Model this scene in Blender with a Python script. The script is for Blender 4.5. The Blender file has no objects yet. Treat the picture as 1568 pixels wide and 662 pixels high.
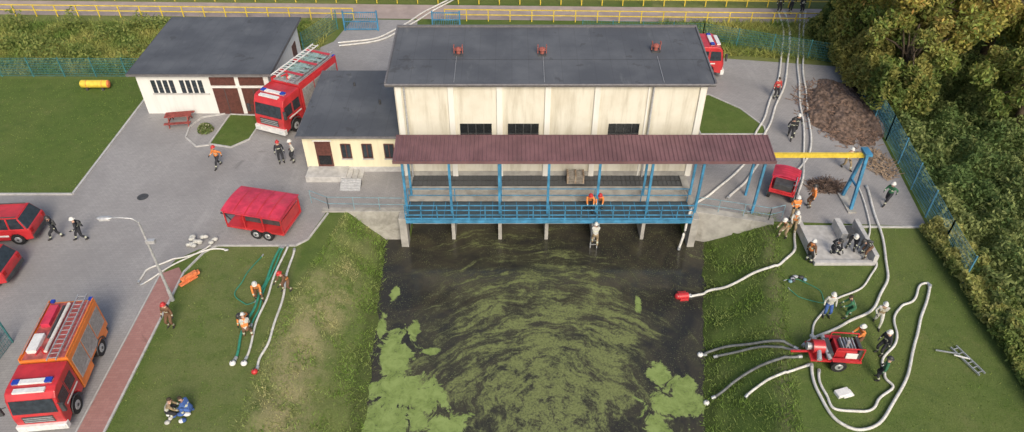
import bpy, math, random
import numpy as np
from mathutils import Vector, Matrix, noise as mnoise
random.seed(7); rng=np.random.default_rng(7)
scene=bpy.context.scene
D=bpy.data
# ------------------------------------------------------------------ helpers
def link(o,parent=None):
    scene.collection.objects.link(o)
    if parent: o.parent=parent
    return o
def empty(name,loc=(0,0,0),rz=0,s=1):
    o=D.objects.new(name,None); o.location=loc; o.rotation_euler=(0,0,rz); o.scale=(s,s,s); o.empty_display_size=.3
    return link(o)
class NT:
    def __init__(s,name):
        s.m=D.materials.new(name); s.m.use_nodes=True; s.t=s.m.node_tree; s.t.nodes.clear()
        s.out=s.t.nodes.new('ShaderNodeOutputMaterial'); s.p=s.t.nodes.new('ShaderNodeBsdfPrincipled')
        s.t.links.new(s.p.outputs[0],s.out.inputs[0])
    def n(s,ty): return s.t.nodes.new(ty)
    def put(s,inp,v):
        if isinstance(v,bpy.types.NodeSocket): s.t.links.new(v,inp)
        elif isinstance(v,(tuple,list)) and len(v)==3 and inp.type=='RGBA': inp.default_value=(*v,1)
        else: inp.default_value=v
    def pos(s): return s.n('ShaderNodeNewGeometry').outputs['Position']
    def obj(s): return s.n('ShaderNodeTexCoord').outputs['Object']
    def mapv(s,v,sc=(1,1,1),rot=(0,0,0)):
        m=s.n('ShaderNodeMapping'); s.put(m.inputs['Vector'],v); m.inputs['Scale'].default_value=sc; m.inputs['Rotation'].default_value=rot; return m.outputs[0]
    def noise(s,v,sc,det=4,rough=.55,dist=0):
        m=s.n('ShaderNodeTexNoise'); s.put(m.inputs['Vector'],v); m.inputs['Scale'].default_value=sc; m.inputs['Detail'].default_value=det
        m.inputs['Roughness'].default_value=rough; m.inputs['Distortion'].default_value=dist; return m.outputs['Fac']
    def math(s,op,a,b=0.0,clamp=False):
        m=s.n('ShaderNodeMath'); m.operation=op; m.use_clamp=clamp; s.put(m.inputs[0],a); s.put(m.inputs[1],b); return m.outputs[0]
    def ss(s,v,lo,hi):
        m=s.n('ShaderNodeMapRange'); m.interpolation_type='SMOOTHSTEP'; s.put(m.inputs[0],v); m.inputs[1].default_value=lo; m.inputs[2].default_value=hi; return m.outputs[0]
    def mix(s,f,a,b):
        m=s.n('ShaderNodeMix'); m.data_type='RGBA'; s.put(m.inputs[0],f); s.put(m.inputs[6],a); s.put(m.inputs[7],b); return m.outputs[2]
    def bump(s,h,st=.3,d=.05):
        m=s.n('ShaderNodeBump'); m.inputs['Strength'].default_value=st; m.inputs['Distance'].default_value=d; s.put(m.inputs['Height'],h)
        s.t.links.new(m.outputs[0],s.p.inputs['Normal'])
    def base(s,c): s.put(s.p.inputs['Base Color'],c)
    def set(s,**k):
        for a,b in k.items(): s.put(s.p.inputs[a.replace('_',' ')],b)
def mul(c,f): return tuple(min(1,x*f) for x in c)
def M(name,c,rough=.6,var=.2,scale=4,metal=0,c2=None,stretch=(1,1,1),bump=0,coat=0,dirt=None,world=False):
    k=NT(name); v=k.pos() if world else k.obj(); v=k.mapv(v,stretch)
    f=k.ss(k.noise(v,scale,6,.6),.3,.7)
    col=k.mix(f,mul(c,1-var),c2 if c2 else mul(c,1+var))
    if dirt:
        g=k.ss(k.noise(k.mapv(v,(1,1,1)),scale*.35,8,.7,.4),.5,.75); col=k.mix(k.math('MULTIPLY',g,.75),col,dirt)
    k.base(col); k.set(Roughness=rough,Metallic=metal)
    if coat: k.set(Coat_Weight=coat)
    if bump: k.bump(k.noise(v,scale*6,4),bump,.03)
    return k.m
class MB:
    def __init__(s): s.v=[]; s.f=[]; s.mi=[]; s.mats=[]; s.sm=[]
    def mid(s,m):
        if m not in s.mats: s.mats.append(m)
        return s.mats.index(m)
    def add(s,vs,fs,m,smooth=False):
        b=len(s.v); s.v+= [tuple(p) for p in vs]; i=s.mid(m)
        for f in fs: s.f.append([b+q for q in f]); s.mi.append(i); s.sm.append(smooth)
    def frame(s,a,b):
        a=Vector(a);b=Vector(b);d=(b-a); L=d.length; d=d/L if L>1e-9 else Vector((0,0,1))
        up=Vector((0,0,1)) if abs(d.z)<.95 else Vector((0,1,0))
        x=d.cross(up).normalized(); y=x.cross(d).normalized(); return a,b,x,y
    def beam(s,a,b,w,h,m):
        a,b,x,y=s.frame(a,b); vs=[]
        for c in (a,b):
            for sx,sy in ((-1,-1),(1,-1),(1,1),(-1,1)): vs.append(c+x*sx*w/2+y*sy*h/2)
        s.add(vs,[(0,1,2,3),(7,6,5,4),(0,4,5,1),(1,5,6,2),(2,6,7,3),(3,7,4,0)],m)
    def box(s,x0,x1,y0,y1,z0,z1,m):
        vs=[(x0,y0,z0),(x1,y0,z0),(x1,y1,z0),(x0,y1,z0),(x0,y0,z1),(x1,y0,z1),(x1,y1,z1),(x0,y1,z1)]
        s.add(vs,[(3,2,1,0),(4,5,6,7),(0,1,5,4),(1,2,6,5),(2,3,7,6),(3,0,4,7)],m)
    def tube(s,a,b,r1,r2,m,n=10,smooth=True):
        a,b,x,y=s.frame(a,b); vs=[]
        for c,r in ((a,r1),(b,r2)):
            for i in range(n):
                t=2*math.pi*i/n; vs.append(c+x*math.cos(t)*r+y*math.sin(t)*r)
        s.add(vs,[(i,(i+1)%n,n+(i+1)%n,n+i) for i in range(n)],m,smooth)
        s.add(vs[:n],[tuple(range(n))[::-1]],m); s.add(vs[n:],[tuple(range(n))],m)
    def path(s,pts,r,m,n=8):
        pts=[Vector(p) for p in pts]; rings=[]
        rr=r if isinstance(r,(list,tuple)) else [r]*len(pts)
        for i,p in enumerate(pts):
            d=(pts[min(i+1,len(pts)-1)]-pts[max(i-1,0)])
            d=d.normalized() if d.length>1e-9 else Vector((0,0,1))
            up=Vector((0,0,1)) if abs(d.z)<.9 else Vector((0,1,0))
            x=d.cross(up).normalized(); y=x.cross(d).normalized()
            rings+=[p+x*math.cos(2*math.pi*j/n)*rr[i]+y*math.sin(2*math.pi*j/n)*rr[i] for j in range(n)]
        fs=[(i*n+j,i*n+(j+1)%n,(i+1)*n+(j+1)%n,(i+1)*n+j) for i in range(len(pts)-1) for j in range(n)]
        fs.append(tuple(range(n))[::-1]); fs.append(tuple(range((len(pts)-1)*n,len(pts)*n)))
        s.add(rings,fs,m,True)
    def prism(s,prof,y0,y1,m,y0t=None):
        n=len(prof); vs=[(x,y0,z) for x,z in prof]+[(x,y1,z) for x,z in prof]
        s.add(vs,[tuple(range(n)),tuple(range(n,2*n))[::-1]]+[(i,n+i,n+(i+1)%n,(i+1)%n) for i in range(n)],m)
    def poly(s,pts,m): s.add(pts,[tuple(range(len(pts)))],m)
    def ball(s,c,r,m,sc=(1,1,1),n=12,k=7):
        vs=[];fs=[]
        for i in range(k+1):
            ph=math.pi*i/k
            for j in range(n):
                t=2*math.pi*j/n; vs.append((c[0]+r*sc[0]*math.sin(ph)*math.cos(t),c[1]+r*sc[1]*math.sin(ph)*math.sin(t),c[2]+r*sc[2]*math.cos(ph)))
        for i in range(k):
            for j in range(n): fs.append((i*n+j,(i+1)*n+j,(i+1)*n+(j+1)%n,i*n+(j+1)%n))
        s.add(vs,fs,m,True)
    def build(s,name,parent=None,bevel=0,loc=None,rz=0):
        me=D.meshes.new(name); me.from_pydata(s.v,[],s.f)
        for m in s.mats: me.materials.append(m)
        me.polygons.foreach_set('material_index',s.mi); me.polygons.foreach_set('use_smooth',s.sm); me.update()
        o=link(D.objects.new(name,me),parent)
        if loc: o.location=loc
        o.rotation_euler=(0,0,rz)
        if bevel:
            b=o.modifiers.new('Bevel','BEVEL'); b.width=bevel; b.segments=2; b.limit_method='ANGLE'; b.angle_limit=math.radians(35)
        return o
def npmesh(name,V,k,mat,col=None,parent=None):
    n=len(V)//k; me=D.meshes.new(name); me.vertices.add(len(V)); me.vertices.foreach_set('co',V.astype(np.float32).ravel())
    me.loops.add(len(V)); me.loops.foreach_set('vertex_index',np.arange(len(V),dtype=np.int32))
    me.polygons.add(n); me.polygons.foreach_set('loop_start',np.arange(0,len(V),k,dtype=np.int32))
    me.update(calc_edges=True)
    if col is not None:
        a=me.color_attributes.new('tint','FLOAT_COLOR','POINT'); c=np.ones((len(V),4),np.float32); c[:,:3]=col; a.data.foreach_set('color',c.ravel())
    me.materials.append(mat); o=D.objects.new(name,me); return link(o,parent)
# ------------------------------------------------------------------ terrain shape
WZ=-2.2
def wl(y): y=max(6,min(y,36)); return -7.2-(y-20.6)*.053
def wr(y): y=max(6,min(y,36)); return 9.3+(y-20)*.205
def cl(y): return -12.0+max(0,min(y,34)-24)*.21
def cr(y): return wr(y)+3.7
def bankz(t): return WZ*(t*.7+.3*t*t*(3-2*t)) if t<=1 else WZ*t
def gz(x,y):
    if y>=33.9:
        if -6.4<=x<=10.85 and y<37.4: return -3.4
        return 0.
    if x>=10.85 and y>34.2-(x-10.85)*.264 and x<17: return 0.
    a,b,c,d=cl(y),wl(y),wr(y),cr(y)
    if x<=a or x>=d: return 0.
    if x<b+1.3: return bankz((x-a)/(b-a))
    if x>c-1.3: return bankz((d-x)/(d-c))
    return -3.2
# ------------------------------------------------------------------ materials
def grass_mat(name):
    k=NT(name); p=k.pos(); at=k.n('ShaderNodeAttribute'); at.attribute_name='zone'; sp=k.n('ShaderNodeSeparateColor'); k.put(sp.inputs[0],at.outputs['Color'])
    big=k.ss(k.noise(p,.18,4,.6),.35,.68); mid=k.ss(k.noise(p,1.3,6,.7),.3,.7); fin=k.noise(p,14,4,.75)
    c=k.mix(mid,(.090,.150,.030),(.128,.195,.044)); c=k.mix(k.math('MULTIPLY',big,.5),c,(.17,.21,.060))
    c=k.mix(k.math('MULTIPLY',k.ss(k.noise(p,.7,8,.8),.52,.70),.5),c,(.22,.22,.09))
    c=k.mix(k.math('MULTIPLY',k.ss(k.noise(p,.45,7,.75,.6),.53,.66),.5),c,(.065,.125,.028))
    c=k.mix(k.math('MULTIPLY',k.ss(k.noise(p,3.2,5,.8),.58,.72),.35),c,(.26,.25,.12))
    dry=k.math('MULTIPLY',sp.outputs[0],k.ss(k.noise(p,.9,8,.75),.30,.58)); c=k.mix(dry,c,(.38,.34,.18))
    c=k.mix(sp.outputs[1],c,(.055,.075,.022))
    c=k.mix(sp.outputs[2],c,(.34,.34,.09))
    c=k.mix(k.ss(fin,.40,.78),k.mix(.33,c,(.02,.035,.008)),k.mix(.06,c,(.5,.5,.3)))
    k.base(c); k.set(Roughness=.95); k.set(Specular_IOR_Level=.15); k.bump(fin,.7,.05); return k.m
G=grass_mat('grass')
def pave_mat(name,a,b,mortar):
    k=NT(name); p=k.pos(); br=k.n('ShaderNodeTexBrick'); k.put(br.inputs['Vector'],k.mapv(p,(1,1,1),(0,0,0)))
    br.inputs['Scale'].default_value=1; br.inputs['Brick Width'].default_value=.24; br.inputs['Row Height'].default_value=.14; br.inputs['Mortar Size'].default_value=.006
    br.inputs['Color1'].default_value=(*a,1); br.inputs['Color2'].default_value=(*b,1); br.inputs['Mortar'].default_value=(*mortar,1)
    st=k.ss(k.noise(p,.22,8,.65,.3),.35,.72); c=k.mix(k.math('MULTIPLY',st,.5),br.outputs['Color'],mul(a,.66))
    st2=k.ss(k.noise(p,2.3,8,.8),.53,.74); c=k.mix(k.math('MULTIPLY',st2,.4),c,mul(a,.5))
    c=k.mix(k.math('MULTIPLY',k.ss(k.noise(k.mapv(p,(1,.22,1),(0,0,.2)),.7,6,.7),.55,.78),.4),c,mul(b,1.3))
    oil=k.ss(k.noise(p,.33,5,.6,.8),.67,.72); c=k.mix(k.math('MULTIPLY',oil,.45),c,mul(a,.42))
    k.base(c); k.set(Roughness=.85); k.bump(k.noise(p,20,3),.25,.01); return k.m
PAVE=pave_mat('concrete_pavers',(.31,.302,.30),(.35,.34,.335),(.22,.215,.21))
REDP=pave_mat('red_pavers',(.36,.18,.16),(.41,.22,.195),(.24,.16,.145))
CONC=M('concrete',(.37,.36,.33),.85,.2,1.5,bump=.3,dirt=(.17,.165,.135),world=True)
KERB=M('kerb_concrete',(.47,.465,.45),.85,.15,3,bump=.2,world=True)
ASPH=M('road_asphalt',(.38,.31,.28),.9,.12,.8,bump=.3,dirt=(.27,.23,.21),world=True)
def wall_mat(name,c,dirt,amt=.5):
    k=NT(name); p=k.pos(); st=k.ss(k.noise(k.mapv(p,(2.2,2.2,.25)),1.0,7,.65),.42,.72); bl=k.ss(k.noise(p,.5,6,.6),.4,.7)
    col=k.mix(k.math('MULTIPLY',st,amt),c,dirt); col=k.mix(k.math('MULTIPLY',bl,amt*.6),col,mul(dirt,1.15))
    k.base(col); k.set(Roughness=.85); k.bump(k.noise(p,30,3),.15,.01); return k.m
WALL=wall_mat('cream_render',(.72,.69,.59),(.47,.43,.33),.8)
WALLY=wall_mat('yellow_cream_render',(.75,.70,.50),(.56,.51,.36),.5)
WALLW=wall_mat('white_render',(.74,.74,.71),(.56,.56,.53),.5)
PILM=wall_mat('pilaster_render',(.78,.77,.72),(.56,.54,.46),.5)
def roof_mat():
    k=NT('roofing_felt'); p=k.pos(); a=k.ss(k.noise(p,.35,7,.6),.35,.7); c=k.mix(a,(.078,.086,.100),(.120,.130,.145))
    br=k.n('ShaderNodeTexBrick'); k.put(br.inputs['Vector'],k.mapv(p,(1,1,1),(0,0,1.5708))); br.inputs['Scale'].default_value=1
    br.inputs['Brick Width'].default_value=5; br.inputs['Row Height'].default_value=1; br.inputs['Mortar Size'].default_value=.02; br.inputs['Mortar Smooth'].default_value=.5
    br.inputs['Color1'].default_value=(0,0,0,1); br.inputs['Color2'].default_value=(.25,.25,.25,1); br.inputs['Mortar'].default_value=(1,1,1,1)
    c=k.mix(k.math('MULTIPLY',br.outputs['Color'],.4),c,(.05,.053,.062))
    b=k.ss(k.noise(k.mapv(p,(1,.3,1)),1.1,6,.7),.58,.75); c=k.mix(k.math('MULTIPLY',b,.5),c,(.18,.19,.195))
    d_=k.ss(k.noise(p,.8,6,.6,.5),.62,.66); c=k.mix(k.math('MULTIPLY',d_,.5),c,(.05,.052,.055))
    k.base(c); k.set(Roughness=.75); k.bump(k.noise(p,25,3),.3,.01); return k.m
ROOF=roof_mat()
FASC=M('roof_fascia',(.15,.145,.15),.5,.2)
DARK=M('dark_glass',(.012,.014,.017),.12,.2)
GLASS=M('window_glass',(.03,.04,.05),.08,.3)
BROWN=M('brown_door',(.105,.038,.030),.55,.25,6)
CANO=M('maroon_sheet',(.17,.090,.098),.5,.18,.8,dirt=(.125,.08,.08),world=True)
CYELL=M('yellow_paint',(.70,.52,.06),.5,.15)
BLUE=M('blue_paint',(.055,.23,.40),.5,.3,2,dirt=(.07,.15,.21))
BLUEL=M('pale_blue_paint',(.20,.34,.40),.5,.25)
GRATE=M('steel_grating',(.09,.095,.10),.6,.3,30)
GBLUE=M('weathered_grating',(.055,.085,.105),.7,.3,20)
GALV=M('galvanised_steel',(.50,.51,.52),.45,.15,8,metal=.3)
RED=M('fire_red_paint',(.52,.032,.038),.35,.18,1.5,coat=.3,dirt=(.40,.055,.05))
REDM=M('worn_red_paint',(.56,.04,.08),.5,.2,2,dirt=(.42,.08,.09))
ORNG=M('fire_orange_paint',(.74,.20,.035),.35,.12,1.5,coat=.3)
WHT=M('white_paint',(.74,.74,.72),.4,.1)
BLK=M('black_rubber',(.02,.02,.021),.8,.3)
GRY=M('dark_grey_plastic',(.06,.062,.065),.6,.25)
ALU=M('aluminium',(.46,.48,.49),.4,.2,6,metal=.4)
BLIT=M('blue_beacon',(.02,.06,.4),.2,.1)
LAMPG=M('headlamp_glass',(.65,.68,.68),.1,.1)
REDL=M('tail_lamp',(.4,.01,.01),.2,.1)
TEAL=M('teal_fence',(.05,.19,.20),.6,.3)
GRNROOF=M('green_grey_cover',(.25,.36,.34),.6,.3)
DECKM=M('truck_roof_deck',(.33,.32,.32),.6,.3,5); DECKR=M('truck_roof_red',(.40,.10,.09),.6,.3,4)
HOSEW=M('white_hose',(.64,.63,.59),.7,.15,5,dirt=(.42,.41,.36))
HOSEG=M('green_hose',(.04,.26,.17),.5,.2)
HOSEK=M('dark_hose',(.15,.16,.16),.6,.3)
SOIL=M('soil',(.115,.075,.055),.95,.5,3,bump=1,c2=(.22,.155,.12),world=True)
WOOD=M('weathered_wood',(.34,.25,.17),.8,.3,5)
GWOOD=M('grey_wood',(.33,.30,.26),.8,.25,5)
ORTARP=M('orange_fabric',(.70,.20,.07),.8,.3,8)
# people
SKIN=M('skin',(.50,.31,.23),.6,.1); HAIR=M('hair',(.05,.035,.02),.8,.2)
NAVY=M('dark_turnout_cloth',(.024,.026,.032),.85,.3,8); BRN=M('brown_turnout_cloth',(.15,.08,.045),.85,.25,8)
VEST=M('orange_vest',(.70,.23,.055),.8,.2,8); REFL=M('reflective_strip',(.50,.52,.40),.5,.1)
WHC=M('pale_cloth',(.50,.50,.46),.85,.2,8); GRC=M('green_cloth',(.035,.14,.07),.85,.25,8); REDC=M('red_cloth',(.42,.05,.045),.85,.2,8)
BLC=M('blue_cloth',(.05,.11,.32),.85,.25,8); BOOT=M('boot_leather',(.02,.018,.016),.5,.2); HELR=M('red_helmet',(.5,.035,.035),.4,.1); HELW=M('white_helmet',(.66,.66,.62),.45,.1); HELB=M('black_helmet',(.035,.035,.035),.4,.1)
SAND=M('sand_turnout_cloth',(.29,.22,.13),.85,.25,8)
# ------------------------------------------------------------------ people (skinned skeletons)
POSE={
 'stand':dict(lean=4,ph=.93,feet=((-.13,.02),(.13,.06)),hands=((-.30,.06,.86),(.30,.10,.88))),
 'walk':dict(lean=7,ph=.89,feet=((-.10,.34),(.10,-.32)),hands=((-.27,-.22,.92),(.26,.30,1.0))),
 'bend':dict(lean=62,ph=.86,feet=((-.20,.05),(.20,-.1)),hands=((-.14,.58,.42),(.15,.52,.34))),
 'crouch':dict(lean=34,ph=.46,feet=((-.18,.16),(.16,-.12)),hands=((-.12,.56,.34),(.16,.50,.24))),
 'reach':dict(lean=16,ph=.91,feet=((-.14,.16),(.14,-.16)),hands=((-.16,.50,1.08),(.17,.46,1.00))),
 'akimbo':dict(lean=3,ph=.93,feet=((-.18,.0),(.18,.04)),hands=((-.19,.08,.98),(.19,.08,.98))),
 'lean':dict(lean=38,ph=.88,feet=((-.16,.12),(.16,-.2)),hands=((-.16,.62,.80),(.16,.60,.74))),
}
def ik(a,b,l1,l2,pole):
    d=b-a; L=d.length
    if L>(l1+l2)*.985: b=a+d*((l1+l2)*.985/L); d=b-a; L=d.length
    x=(l1*l1-l2*l2+L*L)/(2*L); h=math.sqrt(max(l1*l1-x*x,0)); u=d/L; p=pole-u*pole.dot(u); p.normalize()
    return a+u*x+p*h,b
pending=[]
def person(x,y,z,yaw,pose,jacket,trous,vest=None,helmet=HELW,name='firefighter',s=.97,mirror=False):
    P=POSE[pose]; le=math.radians(P['lean']+random.uniform(-4,4)); ph=P['ph']; d=Vector((0,math.sin(le),math.cos(le)))
    pel=Vector((0,-.26*math.sin(le),ph)); spine=pel+d*.19; chest=pel+d*.37; neck=pel+d*.53
    hd=Vector((0,math.sin(le*.55),math.cos(le*.55))); hb=neck+hd*.10; hm=hb+hd*.10; ht=hm+hd*.09
    V=[pel,spine,chest,neck,hb,hm,ht]; R=[(.165,.125),(.150,.115),(.185,.130),(.075,.07),(.070,.078),(.083,.10),(.06,.07)]
    E=[(0,1),(1,2),(2,3),(3,4),(4,5),(5,6)]; seg=[('t',0,1),('t',1,2),('t',2,3),('h',3,4),('h',4,5),('h',5,6)]; hands=[]
    for i,sx in enumerate((-1,1)):
        sh=chest+d*.095+Vector((sx*.205,0,0)); ht_=P['hands'][i]; hx,hy,hz=ht_
        if mirror: hx,hy,hz=P['hands'][1-i]; hx=-hx
        el,wr_=ik(sh,Vector((hx,hy,hz)),.29,.26,Vector((sx*.5,-1,-.35)))
        k=len(V); mid1=(sh+el)/2; mid2=(el+wr_)/2; hand=wr_+(wr_-el).normalized()*.07
        V+=[sh,mid1,el,mid2,wr_,hand]; R+=[(.080,.085),(.066,.066),(.056,.056),(.050,.050),(.038,.036),(.044,.026)]
        E+=[(2,k),(k,k+1),(k+1,k+2),(k+2,k+3),(k+3,k+4),(k+4,k+5)]
        seg+=[('a',2,k),('a',k,k+2),('f',k+2,k+4),('g',k+4,k+5)]; hands.append((hand,(wr_-el).normalized(),sx))
        hip=pel+Vector((sx*.10,0,-.05)); fx,fy=P['feet'][i]
        if mirror: fx,fy=P['feet'][1-i]; fx=-fx
        kn,an=ik(hip,Vector((fx,fy,.10)),.44,.42,Vector((sx*.15,1,.1)))
        k=len(V); V+=[hip,(hip+kn)/2,kn,(kn+an)/2,an,an+Vector((sx*.02,.10,-.045)),an+Vector((sx*.03,.20,-.055))]
        R+=[(.110,.115),(.098,.10),(.076,.078),(.070,.072),(.056,.06),(.052,.042),(.044,.034)]
        E+=[(0,k),(k,k+1),(k+1,k+2),(k+2,k+3),(k+3,k+4),(k+4,k+5),(k+5,k+6)]
        seg+=[('p',0,k),('l',k,k+2),('s',k+2,k+4),('b',k+4,k+6)]
    me=D.meshes.new('tmp'); me.from_pydata(V,E,[]); o=link(D.objects.new('tmp_skeleton',me))
    sk=o.modifiers.new('Skin','SKIN'); sk.use_smooth_shade=True
    for i,r in enumerate(R): me.skin_vertices[0].data[i].radius=r
    me.skin_vertices[0].data[0].use_root=True
    ss=o.modifiers.new('S','SUBSURF'); ss.levels=2; ss.render_levels=2
    pending.append(dict(o=o,V=V,seg=seg,hands=hands,hm=hm,hd=hd,ht=ht,loc=(x,y,z),yaw=yaw,j=jacket,t=trous,v=vest,h=helmet,name=name,s=s))
def finish_people():
    dg=bpy.context.evaluated_depsgraph_get()
    for q in pending:
        me=D.meshes.new_from_object(q['o'].evaluated_get(dg)); me.name='body'
        mats=[q['j'],q['t'],q['v'] or q['j'],SKIN,BOOT,REFL,NAVY]
        me.materials.clear()
        for m in mats: me.materials.append(m)
        n=len(me.polygons); C=np.zeros(n*3); me.polygons.foreach_get('center',C); C=C.reshape(-1,3)
        best=np.full(n,9.); idx=np.zeros(n,int); tt=np.zeros(n)
        for i,(k,a,b) in enumerate(q['seg']):
            A=np.array(q['V'][a]);B=np.array(q['V'][b]); d=B-A; t=np.clip(((C-A)@d)/(d@d),0,1); dist=np.linalg.norm(C-(A+t[:,None]*d),axis=1)
            w=dist<best; best[w]=dist[w]; idx[w]=i; tt[w]=t[w]
        mi=np.zeros(n,np.int32)
        for i,(k,a,b) in enumerate(q['seg']):
            w=idx==i; m={'t':2,'h':3,'a':0,'f':0,'g':6,'p':1,'l':1,'s':1,'b':4}[k]; mi[w]=m
            if k=='f': mi[w&(tt>.5)&(tt<.78)]=5
            if k=='s': mi[w&(tt>.45)&(tt<.72)]=5
            if k=='t' and a==1: mi[w&(tt>.25)&(tt<.6)]=5
            if k=='t' and a==0: mi[w&(tt<.35)]=0
        me.polygons.foreach_set('material_index',mi); me.polygons.foreach_set('use_smooth',np.ones(n,bool)); me.update()
        root=empty(q['name'],q['loc'],q['yaw'],q['s']); link(D.objects.new('body',me),root)
        hb=MB(); c=q['hm']; hd=q['hd']; fw=Vector((0,hd.z,-hd.y)); hb.path([c+fw*.085,c+fw*.118-hd*.02],[.012,.016],SKIN,6)
        for sx in (-1,1):
            hb.ball(c+fw*.090+Vector((sx*.032,0,0))+hd*.012,.012,BOOT,n=6,k=4); hb.ball(c+Vector((sx*.086,0,0))-hd*.005,.022,SKIN,(.5,1,1.4),6,4)
        hb.beam(c+fw*.093-hd*.055+Vector((-.025,0,0)),c+fw*.093-hd*.055+Vector((.025,0,0)),.012,.01,REDC); hb.build('face',root)
        hm=MB(); N=14; rings=[]; rad=[(.0,.158),(.05,.150),(.09,.128),(.118,.093),(.135,.05),(.14,.003)]
        if q['h'] is HAIR: rad=[(0,.100),(.05,.105),(.09,.085),(.11,.05),(.118,.003)]
        else: rad=[(-.012,.168)]+[(a+.005,b*.84) for a,b in rad]
        X=Vector((1,0,0))
        for zz,r in rad:
            for j in range(N):
                t=2*math.pi*j/N; rings.append(c+hd*(zz+.012)+X*math.cos(t)*r*.86+fw*(math.sin(t)*r*1.08-(.02 if q['h'] is HAIR else 0)))
        hm.add(rings,[(i*N+j,i*N+(j+1)%N,(i+1)*N+(j+1)%N,(i+1)*N+j) for i in range(len(rad)-1) for j in range(N)],q['h'],True)
        if q['h'] is not HAIR: hm.path([c+fw*.13+hd*.07,c+fw*.06+hd*.15,c-fw*.06+hd*.15,c-fw*.13+hd*.07],.013,q['h'],6)
        hm.build('hair' if q['h'] is HAIR else 'helmet',root)
        if q['name']=='firefighter' and q['v'] is None and q['j'] is not WHC:
            V_=q['V']; t_=MB(); bd=(V_[2]-V_[1]).normalized(); bk=Vector((0,-bd.z,bd.y)); t_.tube(V_[1]+bk*.19+bd*-.08,V_[2]+bk*.20+bd*.08,.075,.07,GRY,10); t_.ball(V_[2]+bk*.20+bd*.08,.07,GRY,n=10,k=5); t_.build('air_cylinder',root)
        hh=MB()
        for hand,dr,sx in q['hands']:
            side=dr.cross(Vector((sx,0,0))); side=side.normalized() if side.length>.1 else Vector((0,1,0)); inn=Vector((-sx,0,0)); 
            for f in range(4):
                b=hand+side*(f-1.5)*.021; L=(.062,.075,.070,.052)[f]
                hh.path([b-dr*.01,b+dr*L*.5,b+dr*L*.85+inn*L*.3,b+dr*L*.95+inn*L*.6],[.0105,.010,.009,.007],NAVY,6)
            b=hand-dr*.035+side*-.03; hh.path([b,b-side*.03+dr*.02,b-side*.038+dr*.05+inn*.012],[.012,.011,.008],NAVY,6)
        hh.build('fingers',root)
        D.objects.remove(q['o'],do_unlink=True)
r=math.radians
person(-19.3,38.4,.03,r(150),'walk',VEST,NAVY,VEST,HELR)
person(-26.5,31.3,.03,r(100),'walk',NAVY,NAVY,None,HELB)
person(-25.0,31.2,.03,r(115),'walk',NAVY,NAVY,None,HELW,mirror=True)
person(-15.3,38.9,.03,r(200),'stand',NAVY,NAVY,None,HELR)
person(-14.5,39.0,.03,r(120),'akimbo',WHC,NAVY,REDC,HELW)
person(-13.4,26.4,.0,r(200),'lean',VEST,BRN,VEST,HELW)
person(-12.1,27.1,.0,r(140),'lean',BRN,BRN,VEST,HELR,mirror=True)
person(-13.55,24.5,.0,r(170),'bend',VEST,NAVY,VEST,HELB)
person(-13.3,23.9,.0,r(20),'bend',WHC,BRN,VEST,HELW)
person(-17.4,24.6,.0,r(170),'stand',BRN,BRN,None,HELR)
person(-15.5,19.25,.0,r(-70),'crouch',SAND,NAVY,WHC,HAIR,name='man')
person(-14.7,19.35,.0,r(80),'crouch',BLC,BLC,BLC,HAIR,name='man')
person(4.7,33.75,.02,r(180),'lean',VEST,NAVY,VEST,HELR)
person(5.3,33.8,.02,r(170),'lean',VEST,NAVY,VEST,HELR,mirror=True)
person(5.05,32.55,-1.6,r(0),'reach',WHC,SAND,None,HELW)
person(19.8,47.2,.03,r(190),'stand',REDC,NAVY,REDC,HAIR,name='man')
person(19.3,41.8,.03,r(160),'walk',NAVY,NAVY,None,HELB)
person(19.75,42.3,.03,r(180),'walk',NAVY,NAVY,None,HELW,mirror=True)
person(21.9,38.2,.03,r(200),'walk',SAND,SAND,WHC,HELW)
person(23.1,34.5,.03,r(120),'walk',GRC,NAVY,GRC,HELW)
person(18.3,34.2,.03,r(90),'stand',VEST,BRN,VEST,HELB)
person(16.9,33.1,.03,r(180),'akimbo',VEST,SAND,VEST,HELW)
person(16.5,31.9,.0,r(160),'reach',WHC,SAND,VEST,HELW)
person(15.8,31.4,.0,r(120),'lean',SAND,SAND,VEST,HELW,mirror=True)
person(16.6,29.3,.0,r(-60),'stand',BRN,NAVY,VEST,HELW)
person(18.3,30.0,.1,r(200),'crouch',NAVY,NAVY,None,HELB)
person(19.35,30.3,.1,r(160),'bend',NAVY,NAVY,WHC,HELW)
person(19.9,29.7,.1,r(100),'bend',NAVY,BRN,None,HELB)
person(17.4,25.2,.0,r(80),'lean',GRC,GRC,GRC,HAIR,name='man')
person(16.3,25.3,.0,r(170),'stand',WHC,BLC,None,HELW)
person(18.7,24.7,.0,r(160),'walk',WHC,WHC,SAND,HELW)
person(17.1,23.2,.0,r(100),'reach',VEST,BRN,VEST,HELW)
person(18.15,22.8,.0,r(110),'stand',NAVY,NAVY,None,HELW)
person(17.5,21.2,.0,r(60),'stand',GRC,NAVY,GRC,HELB)
person(24.3,62.2,.03,r(180),'stand',NAVY,NAVY,None,HELB)
person(25.4,62.3,.03,r(150),'walk',NAVY,NAVY,None,HELB)
person(26.3,62.1,.03,r(200),'stand',NAVY,NAVY,WHC,HELB)
finish_people()
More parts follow.
